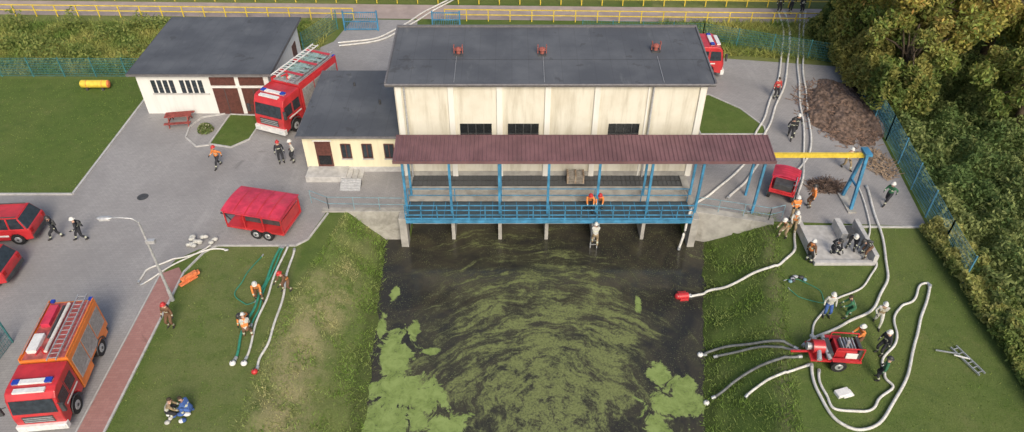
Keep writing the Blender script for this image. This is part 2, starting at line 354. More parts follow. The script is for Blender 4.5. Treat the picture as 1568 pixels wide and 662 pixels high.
# ------------------------------------------------------------------ terrain
xs=np.unique(np.round(np.concatenate([[-600,-300,-150,-100,-70],np.arange(-50,-14,1.),np.arange(-14,18,.25),[-6.42,-6.38,10.83,10.87],np.arange(18,50,1.),[70,100,150,300,600]]),3))
ys=np.unique(np.round(np.concatenate([[-300,-120,-60,-30,-10,0],np.arange(5,33.5,.5),np.arange(33.5,38,.1),[37.38,37.42],np.arange(38,70,1.),[80,100,150,300,700,1500]]),3))
V=[];Z=[]
for y in ys:
    for x in xs:
        z=gz(x,y)
        if 0>z>-2.4 and y<33.8: z+=.16*mnoise.noise(Vector((x*.8,y*.8,0)))+.08*mnoise.noise(Vector((x*2,y*2,4)))
        V.append((x,y,z))
        a=cl(y);d=cr(y); dry=0; dk=0; ye=0
        if y<33.9:
            if x<0:
                t=x-a; dry=math.exp(-((t-1.3)/1.4)**2)*1.0*(1 if y<29 else .35)
                if t>2.8: dry=.2
                if -18<x<-12: dry=max(dry,.25)
            else:
                t=d-x; dry=.5*math.exp(-((t-.3)/.35)**2)
                if t<0: dry=max(dry,.08)
            if z<WZ+.3: dk=.6
        if y>64.5: ye=.45
        if y>50 and (x<-15 or x>13): ye=.2; dry=.3
        if x>26: dk=.4
        Z.append((dry,dk,ye,1))
nx=len(xs); F=[(j*nx+i,j*nx+i+1,(j+1)*nx+i+1,(j+1)*nx+i) for j in range(len(ys)-1) for i in range(nx-1)]
me=D.meshes.new('terrain'); me.from_pydata(V,[],F); me.materials.append(G)
ca=me.color_attributes.new('zone','FLOAT_COLOR','POINT'); ca.data.foreach_set('color',np.array(Z,np.float32).ravel())
me.polygons.foreach_set('use_smooth',[True]*len(F)); link(D.objects.new('ground',me))
# water
k=NT('pond_water'); p=k.pos(); sp=k.n('ShaderNodeSeparateXYZ'); k.put(sp.inputs[0],p)
wob=k.n('ShaderNodeTexNoise'); k.put(wob.inputs['Vector'],p); wob.inputs['Scale'].default_value=.28; wob.inputs['Detail'].default_value=4
ws=k.n('ShaderNodeSeparateColor'); k.put(ws.inputs[0],wob.outputs['Color'])
PX=k.math('ADD',sp.outputs[0],k.math('MULTIPLY',k.math('SUBTRACT',ws.outputs[0],.5),2.8)); PY=k.math('ADD',sp.outputs[1],k.math('MULTIPLY',k.math('SUBTRACT',ws.outputs[1],.5),2.8))
def dist(cx,cy,sx=1,sy=1,X=None,Y=None):
    dx=k.math('MULTIPLY',k.math('SUBTRACT',X or sp.outputs[0],cx),sx); dy=k.math('MULTIPLY',k.math('SUBTRACT',Y or sp.outputs[1],cy),sy)
    return k.math('SQRT',k.math('ADD',k.math('MULTIPLY',dx,dx),k.math('MULTIPLY',dy,dy))),dx,dy
rr,dx,dy=dist(1.6,20.0,1,1,PX,PY)
ang=k.math('ARCTAN2',dx,dy)
def polar(fr,fa):
    cb=k.n('ShaderNodeCombineXYZ'); k.put(cb.inputs[0],k.math('MULTIPLY',rr,fr)); k.put(cb.inputs[1],k.math('MULTIPLY',ang,fa)); return cb.outputs[0]
arc=k.noise(polar(1.5,2.4),1.0,10,.68,.5); arc2=k.noise(polar(4.4,4.5),1.0,8,.75,.4)
patch=k.noise(p,.38,8,.68,.8); fine=k.noise(p,9,6,.85); mid_=k.noise(p,1.7,9,.78,.6)
big,_,_=dist(1.6,24.6,1,.66,PX,PY); amt=k.math('SUBTRACT',1.0,k.ss(big,3.2,8.6))
core,_,_=dist(2.0,22.0,1,.6,PX,PY); cam_=k.math('SUBTRACT',1.0,k.ss(core,.6,5.4))
den=k.math('ADD',k.math('MULTIPLY',arc,.40),k.math('MULTIPLY',arc2,.24)); den=k.math('ADD',den,k.math('MULTIPLY',mid_,.18)); den=k.math('ADD',den,k.math('MULTIPLY',patch,.18))
den=k.math('ADD',den,k.math('MULTIPLY',cam_,.028)); den=k.math('ADD',den,k.math('MULTIPLY',k.math('SUBTRACT',amt,1.0),.085))
cov=k.ss(den,.470,.535); film=k.ss(den,.41,.52)
grain=k.ss(k.math('ADD',fine,k.math('MULTIPLY',k.math('SUBTRACT',den,.5),1.8)),.42,.58)
al=k.math('MULTIPLY',cov,grain)
edge=k.noise(p,.9,10,.72,.6)
def blob(cx,cy,r_,sx=1,sy=1):
    b,_,_=dist(cx,cy,sx,sy,None,None); q=k.math('ADD',b,k.math('MULTIPLY',k.math('SUBTRACT',edge,.5),r_*4.4)); return k.math('SUBTRACT',1.0,k.ss(q,r_*.82,r_*1.05))
BL=[(-6.4,24.2,1.1,1,.6),(-5.8,22.2,1.6,1,1),(-4.2,21.9,1.0,1,1),(-3.0,20.1,1.0,1,1),(-6.0,20.2,1.7,1,1),(-4.2,24.8,.45,1,1.4),(8.3,21.4,1.3,.8,1.3),(7.6,23.3,.6,1,1),(8.7,22.4,.7,1,1),(7.0,20.3,.7,1,1),(7.2,28.0,.35,1.6,.6),(-5.4,26.2,.45,1.5,.6),(-6.8,29.0,.35,1.5,.5),(-7.2,26.5,.5,2,.5)]
solid=None
for b in BL: solid=blob(*b) if solid is None else k.math('MAXIMUM',solid,blob(*b))
al2=k.math('MAXIMUM',k.math('MULTIPLY',al,.85),k.math('MULTIPLY',solid,k.ss(k.math('ADD',fine,k.math('MULTIPLY',mid_,.7)),.58,.83)))
spk=k.math('MULTIPLY',k.ss(k.noise(p,14,3,.6),.60,.67),k.ss(k.noise(p,.55,6,.7),.36,.60)); al2=k.math('MAXIMUM',al2,k.math('MULTIPLY',spk,.7))
col=k.mix(k.ss(patch,.35,.65),(.028,.028,.026),(.058,.052,.038)); col=k.mix(k.math('MULTIPLY',film,.6),col,(.080,.084,.042))
gcol=k.mix(k.ss(fine,.3,.7),(.12,.145,.045),(.24,.28,.105)); gcol2=k.mix(k.ss(mid_,.35,.65),(.17,.24,.06),(.26,.34,.11)); gcol=k.mix(solid,gcol,gcol2)
k.base(k.mix(al2,col,gcol)); k.set(Roughness=k.math('ADD',k.math('ADD',.12,k.math('MULTIPLY',film,.18)),k.math('MULTIPLY',al2,.6))); k.set(Specular_IOR_Level=.4)
k.bump(k.math('ADD',k.math('MULTIPLY',k.noise(p,2.2,5,.6,.4),.5),k.math('MULTIPLY',al2,.4)),.25,.05)
w=MB(); w.poly([(-14,-250,WZ),(18,-250,WZ),(18,37.4,WZ),(-14,37.4,WZ)],k.m); w.build('canal_water')
# pavements
p_=MB(); yard=[(-80,-20),(-19.4,-20),(-19.4,28.2),(-19.0,29.5),(-18.0,30.35),(-17.2,30.6),(-12.6,30.6),(-12.0,31.2),(-11.3,33.85),(-6.4,33.85),(-6.4,37.6),(10.85,37.6),(10.85,34.1),(15.5,32.85),(24.7,32.4),(25.1,36),(26.1,45),(26.8,52),(16.5,53.6),(5,54),(-8,56),(-8.5,60.7),(-14.3,60.9),(-15.2,56.5),(-16.5,55),(-27.6,54.6),(-27.6,35.5),(-80,35.5)]
p_.poly([(x,y,.02) for x,y in yard],PAVE); p_.build('paved_yard')
p_=MB(); p_.poly([(-19.4,-20,.028),(-18.25,-20,.028),(-18.25,28.4,.028),(-18.6,28.9,.028),(-19.4,28.4,.028)],REDP); p_.build('red_brick_path')
p_=MB()
def kerbline(mb,pts,z=.1,w=.14):
    for a,b in zip(pts[:-1],pts[1:]): mb.beam((*a,z/2),(*b,z/2),w,z,KERB)
kerbline(p_,[(-60,35.45),(-27.6,35.45),(-27.55,50.2)]); kerbline(p_,[(-18.18,-20),(-18.18,28.5),(-17.6,30.1),(-17.0,30.67),(-12.5,30.67),(-11.9,31.2),(-11.2,33.6)],.08,.1)
kerbline(p_,[(-19.46,-20),(-19.46,28.4)],.04,.06)
kerbline(p_,[(17,32.35),(24.7,32.3)],.08)
p_.build('kerb')
def grass_patch(name,pts,z=.06,kerb=True):
    m=MB(); m.poly([(x,y,z) for x,y in pts],G); o=m.build(name)
    if kerb:
        q=MB(); kerbline(q,pts+[pts[0]],.11,.1); q.build('kerb',o)
grass_patch('grass_verge',[(-20.8,41.0),(-19.2,40.6),(-18.2,41.6),(-17.9,44.6),(-20.5,44.8)])
grass_patch('grass_verge',[(13.0,47.3),(14.9,47.6),(16.8,45.6),(17.9,43.2),(17.8,42.2),(13.2,42.2)])
q=MB(); pts=[(-20.9,44.9),(-22.4,44.4),(-22.9,43.2),(-22.7,41.8),(-21.6,40.7),(-20.8,40.9)]; kerbline(q,pts,.11,.1); q.build('kerb')
# road
sl=-.0254
p_=MB(); p_.poly([(x,c+sl*x,.012) for x,c in ((-300,60.75),(300,60.75),(300,63.8),(-300,63.8))],ASPH)
p_.build('road')
def railing_yellow(c,spans):
    m=MB()
    for x0,x1 in spans:
        n=int((x1-x0)/1.9)
        for i in range(n+1):
            x=x0+(x1-x0)*i/n; m.beam((x,c+sl*x,0),(x,c+sl*x,1.1),.08,.08,CYELL)
        for z in (1.08,.6): m.beam((x0,c+sl*x0,z),(x1,c+sl*x1,z),.07,.07,CYELL)
    m.build('yellow_guard_railing')
railing_yellow(60.45,[(-70,-14.2),(-6,60)]); railing_yellow(64.1,[(-70,60)])
# ------------------------------------------------------------------ fences
def fence(pts,h=1.6,mat=TEAL,sp=.13,name='wire_mesh_fence',post=2.4,t=.012):
    m=MB()
    for a,b in zip(pts[:-1],pts[1:]):
        a=Vector((*a,0));b=Vector((*b,0)); L=(b-a).length; n=max(1,int(L/sp))
        for i in range(n): c=a+(b-a)*i/n; m.beam(c+Vector((0,0,.05)),c+Vector((0,0,h)),t,t,mat)
        for z in np.linspace(.08,h,8): m.beam(a+Vector((0,0,z)),b+Vector((0,0,z)),t,t*1.3,mat)
        n=max(1,int(L/post))
        for i in range(n+1): c=a+(b-a)*i/n; m.beam(c,c+Vector((0,0,h+.08)),.07,.07,mat)
    return m.build(name)
BF=M('blue_fence_paint',(.07,.22,.32),.55,.25)
fence([(-60,50.6),(-27.8,50.4)],t=.018); fence([(-17.3,54.6),(-15.3,58.9)],1.7); fence([(26.9,52.4),(16.2,56.6),(6,57.2)],1.6,t=.016)
fence([(26.9,52.4),(25.9,41.5),(24.7,30.5),(24.5,27.6)],2.0,BF,.15)
fence([(-25.4,15),(-25.0,23.5)],1.9)
def gate(x0,x1,y,h=1.7):
    m=MB()
    for z in (.15,h/2,h): m.beam((x0,y,z),(x1,y,z),.07,.07,BLUE)
    n=int((x1-x0)/.16)
    for i in range(n+1): x=x0+(x1-x0)*i/n; m.beam((x,y,.15),(x,y,h),.03,.03,BLUE)
    for x in (x0,x1): m.beam((x,y,0),(x,y,h+.15),.12,.12,BLUE)
    m.build('blue_gate')
gate(-14.6,-11.7,58.6); gate(-7.0,-4.6,59.4,1.3)
# ------------------------------------------------------------------ pumping station
st=empty('pumping_station')
m=MB(); X0,X1,Y0,Y1=-7.0,11.6,37.5,43.2; zf,zb=6.85,7.3
m.add([(X0,Y0,0),(X1,Y0,0),(X1,Y1,0),(X0,Y1,0),(X0,Y0,zf),(X1,Y0,zf),(X1,Y1,zb),(X0,Y1,zb)],[(0,1,5,4),(1,2,6,5),(2,3,7,6),(3,0,4,7)],WALL)
m.build('walls',st)
m=MB()
for x in (-6.75,-3.65,-.75,2.15,5.1,11.35): m.box(x-.17,x+.17,37.38,37.5,0,6.75,PILM)
m.box(8.1,8.2,37.44,37.5,0,6.75,PILM)
m.build('pilasters',st,.01)
m=MB(); m.box(-7.0,11.6,37.45,37.49,.0,.35,CONC); m.build('plinth',st)
m=MB()
for x0,x1 in ((-3.2,-1.25),(-.25,1.65),(5.95,7.85)):
    m.box(x0,x1,37.46,37.5,2.6,3.95,DARK); m.box(x0-.08,x1+.08,37.40,37.52,2.5,2.6,KERB)
    for i in range(1,4): x=x0+(x1-x0)*i/4; m.box(x-.025,x+.025,37.43,37.47,2.6,3.95,GRY)
    m.box(x0,x1,37.42,37.46,3.25,3.3,GRY)
m.build('windows',st)
m=MB(); a,b,c,d=-7.45,11.95,37.1,43.6; zf2=6.95;zb2=7.45; th=.22
m.add([(a,c,zf2),(b,c,zf2),(b,d,zb2),(a,d,zb2)],[(0,1,2,3)],ROOF)
m.add([(a,c,zf2-th),(b,c,zf2-th),(b,d,zb2-th),(a,d,zb2-th),(a,c,zf2-.004),(b,c,zf2-.004),(b,d,zb2-.004),(a,d,zb2-.004)],[(3,2,1,0),(0,1,5,4),(1,2,6,5),(2,3,7,6),(3,0,4,7)],FASC)
m.build('roof',st)
m=MB(); m.tube((a,c-.06,zf2-.04),(b,c-.06,zf2-.04),.07,.07,FASC,8)
for x in (a+.03,b-.03): m.beam((x,c,zf2+.03),(x,d,zb2+.03),.1,.1,FASC)
m.beam((a,d-.02,zb2+.05),(b,d-.02,zb2+.05),.14,.14,FASC); 
for x in (-6.4,8.4): m.tube((x,37.33,0),(x,37.33,6.8),.055,.055,GALV,8)
m.build('gutters',st)
VENT=M('rusty_red_vent',(.30,.09,.07),.6,.3,6)
for x,y in ((-3.3,40.3),(1.85,40.3),(8.9,40.7)):
    m=MB(); z=zf2+(y-c)/(d-c)*(zb2-zf2)-.05; m.tube((x,y,z),(x,y,z+.35),.14,.13,VENT,10); m.tube((x,y,z+.35),(x,y,z+.45),.22,.2,VENT,12); m.tube((x,y,z+.45),(x,y,z+.53),.2,.05,VENT,12)
    m.box(x-.26,x+.26,y-.26,y+.26,z,z+.12,GRY)
    for sx in (-1,1): m.beam((x+sx*.26,y,z+.1),(x+sx*.26,y,z+.68),.05,.05,VENT); m.beam((x+sx*.26,y-.2,z+.6),(x+sx*.26,y+.2,z+.6),.05,.05,VENT)
    m.build('roof_vent',st)
m=MB(); m.beam((-7,39.6,zf2+.27),(11.5,39.6,zf2+.27),.01,.01,GRY)
for x in (-3.4,1.9,8.9): m.beam((x,37.2,7.0),(x,40,7.22),.018,.018,GALV)
m.build('lightning_wires',st)
# annex
an=empty('annex_building'); m=MB()
m.box(-13.3,-7.0,37.9,45.8,0,2.75,WALLY); m.build('walls',an)
m=MB(); m.box(-13.6,-6.98,37.6,46.1,2.75,2.92,FASC); m.box(-13.55,-6.99,37.65,46.05,2.92,2.94,ROOF); m.tube((-13.6,37.55,2.86),(-7.0,37.55,2.86),.06,.06,FASC,8); m.build('roof',an)
m=MB(); m.tube((-8.8,41.5,2.9),(-8.8,41.5,3.25),.09,.09,GRY); m.tube((-10.9,43.9,2.9),(-10.9,43.9,3.2),.07,.07,GRY); m.build('roof_pipes',an)
m=MB()
for x in (-11.9+1.3,-9.25,-7.85):
    m.box(x-.27,x+.27,37.87,37.9,1.15,2.15,GLASS)
    for q in (x-.3,x+.3,x): m.box(q-.03,q+.03,37.84,37.88,1.12,2.18,BROWN)
    for q in (1.12,2.18): m.box(x-.3,x+.3,37.845,37.875,q-.03,q+.03,BROWN)
    m.box(x-.36,x+.36,37.78,37.88,1.03,1.08,KERB)
m.build('windows',an)
m=MB(); m.box(-12.55,-11.55,37.86,37.9,.45,2.4,BROWN); m.box(-12.65,-11.45,37.83,37.87,2.4,2.48,WALLW); m.box(-12.45,-11.65,37.85,37.862,.6,1.3,DARK); m.build('door',an)
m=MB(); m.box(-13.2,-10.6,36.7,37.9,.02,.45,KERB)
for i in range(3): m.box(-10.6+i*.32,-10.28+i*.32,36.7,37.9,.02,.36-i*.12,KERB)
for i in range(8): m.box(-10.9+.0,-9.6,35.9+i*.1-.1,35.98+i*.1,.02,.05+i*.05,GALV)
m.build('entrance_steps',an,.01)
m=MB(); m.box(-13.29,-7.0,37.86,37.9,.02,.4,KERB); m.build('plinth',an)
# garage
ga=empty('garage_building'); m=MB(); m.box(-26.5,-17.2,45,53.6,0,3.25,WALLW); m.build('walls',ga)
m=MB(); m.add([(-26.9,44.6,3.25),(-16.8,44.6,3.25),(-16.8,54,3.2),(-27.1,54,3.2),(-26.9,44.6,3.43),(-16.8,44.6,3.43),(-16.8,54,3.38),(-27.1,54,3.38)],[(3,2,1,0),(0,1,5,4),(1,2,6,5),(2,3,7,6),(3,0,4,7)],FASC)
m.add([(-26.88,44.62,3.436),(-16.82,44.62,3.436),(-16.82,53.98,3.386),(-27.08,53.98,3.386)],[(0,1,2,3)],ROOF); m.build('roof',ga)
m=MB()
for i in list(range(4))+[5,6,7,8]:
    x=-25.55+i*.43-(.12 if i>4 else 0); m.box(x,x+.3,44.96,45,1.75,2.75,GLASS); m.box(x,x+.3,44.94,44.97,2.2,2.25,GRY)
m.box(-25.65,-21.6,44.9,44.99,1.66,1.72,KERB); m.build('windows',ga)
m=MB()
for x0 in (-21.35,-19.3):
    m.box(x0,x0+1.75,44.94,45,2.35,3.0,BROWN); m.box(x0+.05,x0+1.8,44.93,45,.02,2.15,BROWN)
    m.box(x0+.85,x0+.90,44.92,44.94,.05,2.12,GRY)
    m.box(x0-.05,x0+1.9,44.9,45,2.17,2.28,WALLW)
m.build('doors',ga,.008); m=MB(); m.box(-17.2,-17.15,51.4,52.4,.02,2.1,BROWN); m.build('side_door',ga)
# ------------------------------------------------------------------ intake deck + canopy
de=empty('intake_platform'); m=MB()
m.box(-6.4,10.85,34.8,36.3,-.35,.02,CONC); m.box(-6.4,10.85,36.31,37.45,-.35,.01,GRATE)
m.box(-6.4,10.85,35.2,35.5,-3.6,-.36,CONC); m.build('deck',de)
m=MB()
for i in range(60): x=-6.3+i*.29; m.beam((x,36.33,.03),(x,37.42,.03),.02,.03,GRY)
for y in (36.34,36.9): m.beam((-6.4,y,.03),(10.8,y,.03),.05,.05,GRY)
m.build('trash_rack_grating',de)
COLX=[-6.35,-3.65,-.75,2.15,5.1,8.15,11.1]
m=MB()
for x in COLX[1:-1]:
    m.box(x-.11,x+.11,33.7,35.2,-3.6,-.42,CONC)
m.build('piers',de,.02)
m=MB(); m.box(-6.4,10.85,33.02,34.78,-.06,.0,GBLUE)
for y in (33.0,34.74): m.beam((-6.4,y,-.12),(10.85,y,-.12),.08,.24,BLUE)
for i in range(24): x=-6.3+i*.73; m.beam((x,33.04,.015),(x,34.76,.015),.04,.02,BLUE)
m.build('walkway',de)
def rail(mb,pts,mat,h=1.1,n_=4,sp=1.1,t=.045,z0=0):
    for a,b in zip(pts[:-1],pts[1:]):
        a=Vector((*a,z0));b=Vector((*b,z0)); n=max(1,round((b-a).length/sp))
        for i in range(n+1): c=a+(b-a)*i/n; mb.beam(c,c+Vector((0,0,h)),t,t,mat)
        for j in range(1,n_+1): z=Vector((0,0,h*j/n_)); mb.beam(a+z,b+z,t,t,mat)
m=MB(); rail(m,[(-6.4,33.02),(10.85,33.02)],BLUE,1.1,3,.98,.05); rail(m,[(-6.4,34.76),(10.85,34.76)],BLUE,1.0,2,2.9); m.beam((-6.4,33.0,.1),(10.85,33.0,.1),.02,.12,BLUE)
m.build('walkway_railing',de)
m=MB(); rail(m,[(-12.4,34.6),(-11.2,33.95),(-6.5,33.85)],BLUEL,1.0,2,1.4,.03); m.build('terrace_railing')
m=MB(); rail(m,[(11.1,34.0),(15.4,32.9),(16.3,33.2)],BLUEL,1.0,2,1.4,.03); m.build('terrace_railing')
m=MB(); m.box(-11.6,-6.4,33.7,34.1,-3.6,.08,CONC); m.box(-6.85,-6.4,33.0,37.4,-3.6,.06,CONC); m.build('retaining_wall',None,.02)
m=MB(); m.beam((10.85,34.05,-1.76),(15.7,32.8,-1.76),.55,3.7,CONC); m.box(10.86,11.3,33.0,37.4,-3.6,.06,CONC); m.build('retaining_wall',None,.02)
# canopy
cn=empty('steel_canopy'); m=MB()
cx0,cx1=-6.85,15.15; cy0,cy1=33.45,35.6; z0c,z1c=4.0,4.35
prof=[];x=cx0
while x<cx1:
    prof+=[(x,0),(x+.13,0),(x+.16,.05),(x+.22,.05),(x+.25,0)]; x+=.25
vs=[(px,cy0,z0c+pz) for px,pz in prof]+[(px,cy1,z1c+pz) for px,pz in prof]; n=len(prof)
m.add(vs,[(i,i+1,n+i+1,n+i) for i in range(n-1)],CANO)
m.box(cx0,cx1,cy0-.03,cy0-.003,z0c-.16,z0c+.03,CANO); m.box(cx0,cx1,cy1+.003,cy1+.03,z1c-.12,z1c+.03,CANO); m.build('corrugated_roof',cn)
m=MB()
for x in COLX+[14.6]:
    m.beam((x,33.65,-.35 if x<11 else 0),(x,33.65,3.95),.14,.14,BLUE)
    if x in (COLX[0],COLX[-1],COLX[-2],14.6,COLX[2]): m.beam((x+.05,35.4,0),(x+.05,35.4,4.2),.13,.13,BLUE)
    m.beam((x,33.5,3.9),(x,35.5,4.2),.1,.12,BLUE); 
for y,z in ((33.65,3.86),(35.4,4.15)): m.beam((cx0+.1,y,z),(cx1-.1,y,z),.12,.16,BLUE)
m.build('columns',cn)
m=MB(); m.beam((10,34.5,3.7),(20.9,34.5,3.7),.16,.28,CYELL); m.build('yellow_crane_rail',cn)
m=MB(); 
m.beam((20.7,33.9,0),(20.7,34.35,3.85),.17,.17,BLUE); m.beam((20.7,35.3,0),(20.7,34.65,3.85),.17,.17,BLUE); m.box(20.5,20.9,34.1,34.9,3.85,4.0,BLUE); m.beam((20.7,34.1,1.6),(20.7,35.0,1.6),.1,.1,BLUE)
m.box(20.45,20.95,33.6,35.6,.02,.12,CONC)
m.build('end_frame',cn)
m=MB()
for j in range(5):
    m.box(3.5,4.6,36.5,37.2,.05+j*.13,.09+j*.13,GWOOD)
    for x in (3.5,4.0,4.5): m.box(x,x+.1,36.5,37.2,.09+j*.13,.175+j*.13,WOOD)
m.build('pallet_stack')
# ------------------------------------------------------------------ concrete basin
m=MB(); m.box(16.9,20.4,29.1,32.3,.0,.09,KERB); m.box(16.8,17.05,29.4,32.3,.03,.65,KERB); m.box(20.15,20.4,29.1,32.3,.03,.7,KERB); m.box(16.9,20.3,29.0,29.25,.03,.25,KERB)
m.box(18.95,19.3,30.9,32.3,.09,.75,KERB); m.box(19.4,19.9,31.2,31.9,.09,.5,GRY); m.build('concrete_outlet_basin',None,.02)
# ------------------------------------------------------------------ street lamp
m=MB(); m.tube((0,0,0),(0,0,.9),.11,.09,GALV); m.tube((0,0,.9),(0,0,5.5),.075,.045,GALV); m.path([(0,0,5.45),(-.25,0,5.7),(-.8,0,5.78),(-1.15,0,5.78)],.035,GALV); 
m.ball((-1.5,0,5.78),.4,GALV,(1,.38,.22)); m.box(-1.75,-1.25,-.1,.1,5.68,5.72,LAMPG); m.box(-.05,.4,-.1,.1,4.1,4.3,GALV); m.build('street_lamp',loc=(-18.05,26.4,0),rz=.05)
# ------------------------------------------------------------------ vehicles
def wheel(mb,x,y,r_=.5,w_=.3):
    s_=1 if y>0 else -1
    mb.tube((x,y-w_/2,r_),(x,y+w_/2,r_),r_,r_,BLK,18); yo=y+s_*w_/2
    mb.tube((x,yo,r_),(x,yo+s_*.02,r_),r_*.55,r_*.5,ALU,14); mb.tube((x,yo,r_),(x,yo+s_*.05,r_),r_*.2,r_*.16,GRY,10)
def ladder(mb,x0,x1,y,z,w_=.42,mat=ALU,tilt=0):
    for s_ in (-1,1): mb.beam((x0,y+s_*w_/2,z),(x1,y+s_*w_/2,z+tilt),.05,.09,mat)
    n=int(abs(x1-x0)/.3)
    for i in range(n): t=(i+.5)/n; mb.beam((x0+(x1-x0)*t,y-w_/2,z+tilt*t),(x0+(x1-x0)*t,y+w_/2,z+tilt*t),.035,.035,mat)
def fire_truck(x,y,yaw,L=7.2,W=2.45,H=2.95,cab=RED,body=RED,roofkit=0,name='fire_truck',s=1):
    e=empty(name,(x,y,.02),yaw,s); f=L/2; cb=f-2.25; w2=W/2
    m=MB(); m.box(-f+.1,f-.15,-.55,.55,.5,.85,GRY); m.box(-f+.05,-f+.2,-w2+.1,w2-.1,.45,.75,GRY); m.build('chassis',e)
    m=MB(); m.prism([(f,.5),(f+.03,1.35),(f-.02,1.55),(f-.22,2.45),(f-.42,H-.15),(f-.7,H-.06),(cb,H-.06),(cb,.6),(f-1.85,.6),(f-1.75,1.02),(f-1.45,1.22),(f-1.0,1.22),(f-.72,1.02),(f-.62,.6)],-w2,w2,cab); m.build('cab',e,.06)
    m=MB()
    m.poly([(f+.0,-w2+.12,1.62),(f+.0,w2-.12,1.62),(f-.185,w2-.16,2.45),(f-.185,-w2+.16,2.45)],GLASS)
    for s_ in (-1,1):
        yy=s_*(w2+.008); pts=[(f-.22,yy,1.6),(f-.34,yy,2.35),(f-1.1,yy,2.4),(f-1.1,yy,1.6)]; m.poly(pts if s_>0 else pts[::-1],GLASS)
        pts=[(f-1.25,yy,1.62),(f-1.25,yy,2.4),(f-2.0,yy,2.4),(f-2.0,yy,1.62)]; m.poly(pts,GLASS)
    m.build('windows',e)
    m=MB(); m.box(f-.1,f+.16,-w2-.02,w2+.02,.42,.82,WHT); m.box(f+.0,f+.05,-.75,.75,.95,1.42,GRY)
    for i in range(3): m.box(f+.05,f+.07,-.7,.7,1.02+i*.14,1.07+i*.14,ALU)
    for s_ in (-1,1):
        m.box(f+.15,f+.19,s_*.95-.18,s_*.95+.18,.52,.72,LAMPG); m.beam((f-.1,s_*w2,2.2),(f+.05,s_*(w2+.28),2.2),.03,.03,GRY); m.box(f-.02,f+.1,s_*(w2+.28)-.1,s_*(w2+.28)+.1,1.75,2.3,GRY)
        m.box(cb+.2,f-.65,s_*(w2+.006)-.004,s_*(w2+.006)+.004,1.32,1.42,WHT)
        m.box(f-1.19,f-1.16,s_*(w2+.005)-.003,s_*(w2+.005)+.003,1.0,2.5,GRY)
    m.box(f-.62,f-.35,-.75,.75,H-.10,H+.0,WHT); m.build('trim',e)
    m=MB(); m.box(f-1.15,f-.85,-.95,.95,H-.05,H+.06,WHT)
    for s_ in (-1,1): m.box(f-1.15,f-.85,s_*.78-.17,s_*.78+.17,H-.04,H+.1,BLIT)
    m.build('beacons',e,.02)
    m=MB(); xr=-f; xb=cb-.08; m.prism([(xr,.85),(xr,H),(xb,H),(xb,.85)],-w2,w2,body)
    m.box(xr+.3,xr+.8,-w2+.01,w2-.01,.5,.86,body); m.box(xb-1.5,xb,-w2+.01,w2-.01,.45,.86,body); m.build('body',e,.04)
    m=MB(); span=(xb-xr-.3)/3
    for s_ in (-1,1):
        for i in range(3):
            a=xr+.15+i*span+.05; b=a+span-.1; yy=s_*(w2+.008); m.box(a,b,yy-.008,yy+.008,1.05+(.25 if i==0 else 0),H-.35,ALU)
            for j in range(14): z=1.35+j*.09; m.box(a,b,yy+s_*.008-.003,yy+s_*.008+.003,z,z+.012,GRY)
    m.box(xr-.012,xr,-w2+.3,w2-.3,1.0,H-.4,ALU)
    for s_ in (-1,1): m.box(xr-.02,xr,s_*(w2-.15)-.08,s_*(w2-.15)+.08,1.0,1.5,REDL); m.box(xr-.1,xr+.1,s_*(w2-.2)-.1,s_*(w2-.2)+.1,H,H+.12,BLIT)
    m.build('shutters',e)
    m=MB(); zt=H+.012; m.box(xr+.12,xb-.1,-w2+.12,w2-.12,H+.001,zt,DECKM if roofkit!=0 else DECKR)
    for s_ in (-1,1):
        m.box(xr+.02,xb-.02,s_*(w2-.05)-.03,s_*(w2-.05)+.03,H,H+.16,body); m.beam((xr+.3,s_*(w2-.15),H+.25),(xb-.3,s_*(w2-.15),H+.25),.035,.035,ALU)
    ladder(m,xr-.15,xb+.3,.62,H+.3,.45); 
    if roofkit in(0,1):
        m.box(xr+.5,xr+1.9,-.9,-.45,H+.01,H+.28,ALU if roofkit else REDM); m.box(xr+2.5,xb-.5,-.95,-.45,H+.01,H+.24,WHT if roofkit==0 else GRNROOF)
        m.tube((xr+.4,.05,H+.2),(xb-.4,.05,H+.2),.09,.09,HOSEW,10); m.tube((xr+.5,-.2,H+.14),(xb-1.4,-.2,H+.14),.07,.07,GRY,10); m.tube((xb-.5,-.1,H),(xb-.5,-.1,H+.4),.1,.08,RED,10); m.tube((xb-.5,-.1,H+.42),(xb+.1,-.1,H+.55),.08,.05,RED,10)
    if roofkit==1:
        m.box(xr+.4,xb-.6,-.3,.25,H+.02,H+.34,GRNROOF); ladder(m,xr-.4,xb+.1,-.75,H+.45,.45,WHT)
        for i in range(7): m.box(xr+.3+i*.55,xr+.55+i*.55,-1.0,1.0,H+.36,H+.39,RED if i%3==0 else GRNROOF)
    m.build('roof_equipment',e,.01)
    m=MB()
    for s_ in (-1,1):
        wheel(m,f-1.23,s_*(w2-.16),.48,.28); wheel(m,xr+1.45,s_*(w2-.16),.48,.28); wheel(m,xr+1.45,s_*(w2-.5),.48,.26)
        for xx in (f-1.23,xr+1.45): m.path([(xx+.62*math.cos(t_),s_*(w2+.01),.48+.62*math.sin(t_)) for t_ in np.linspace(.1,math.pi-.1,10)],.04,GRY,6)
    m.build('wheels',e); return e
def heading(x0,y0,x1,y1): return math.atan2(y1-y0,x1-x0)
fire_truck(-15.35,45.2,heading(-14.2,49,-16.8,42.6),6.9,2.4,3.0,RED,RED,1)
fire_truck(-20.95,21.15,heading(-21.2,24,-20.45,17),6.5,2.4,2.9,RED,ORNG,0,s=.87)
fire_truck(12.8,51.2,0,7,2.4,2.8,RED,RED,2)
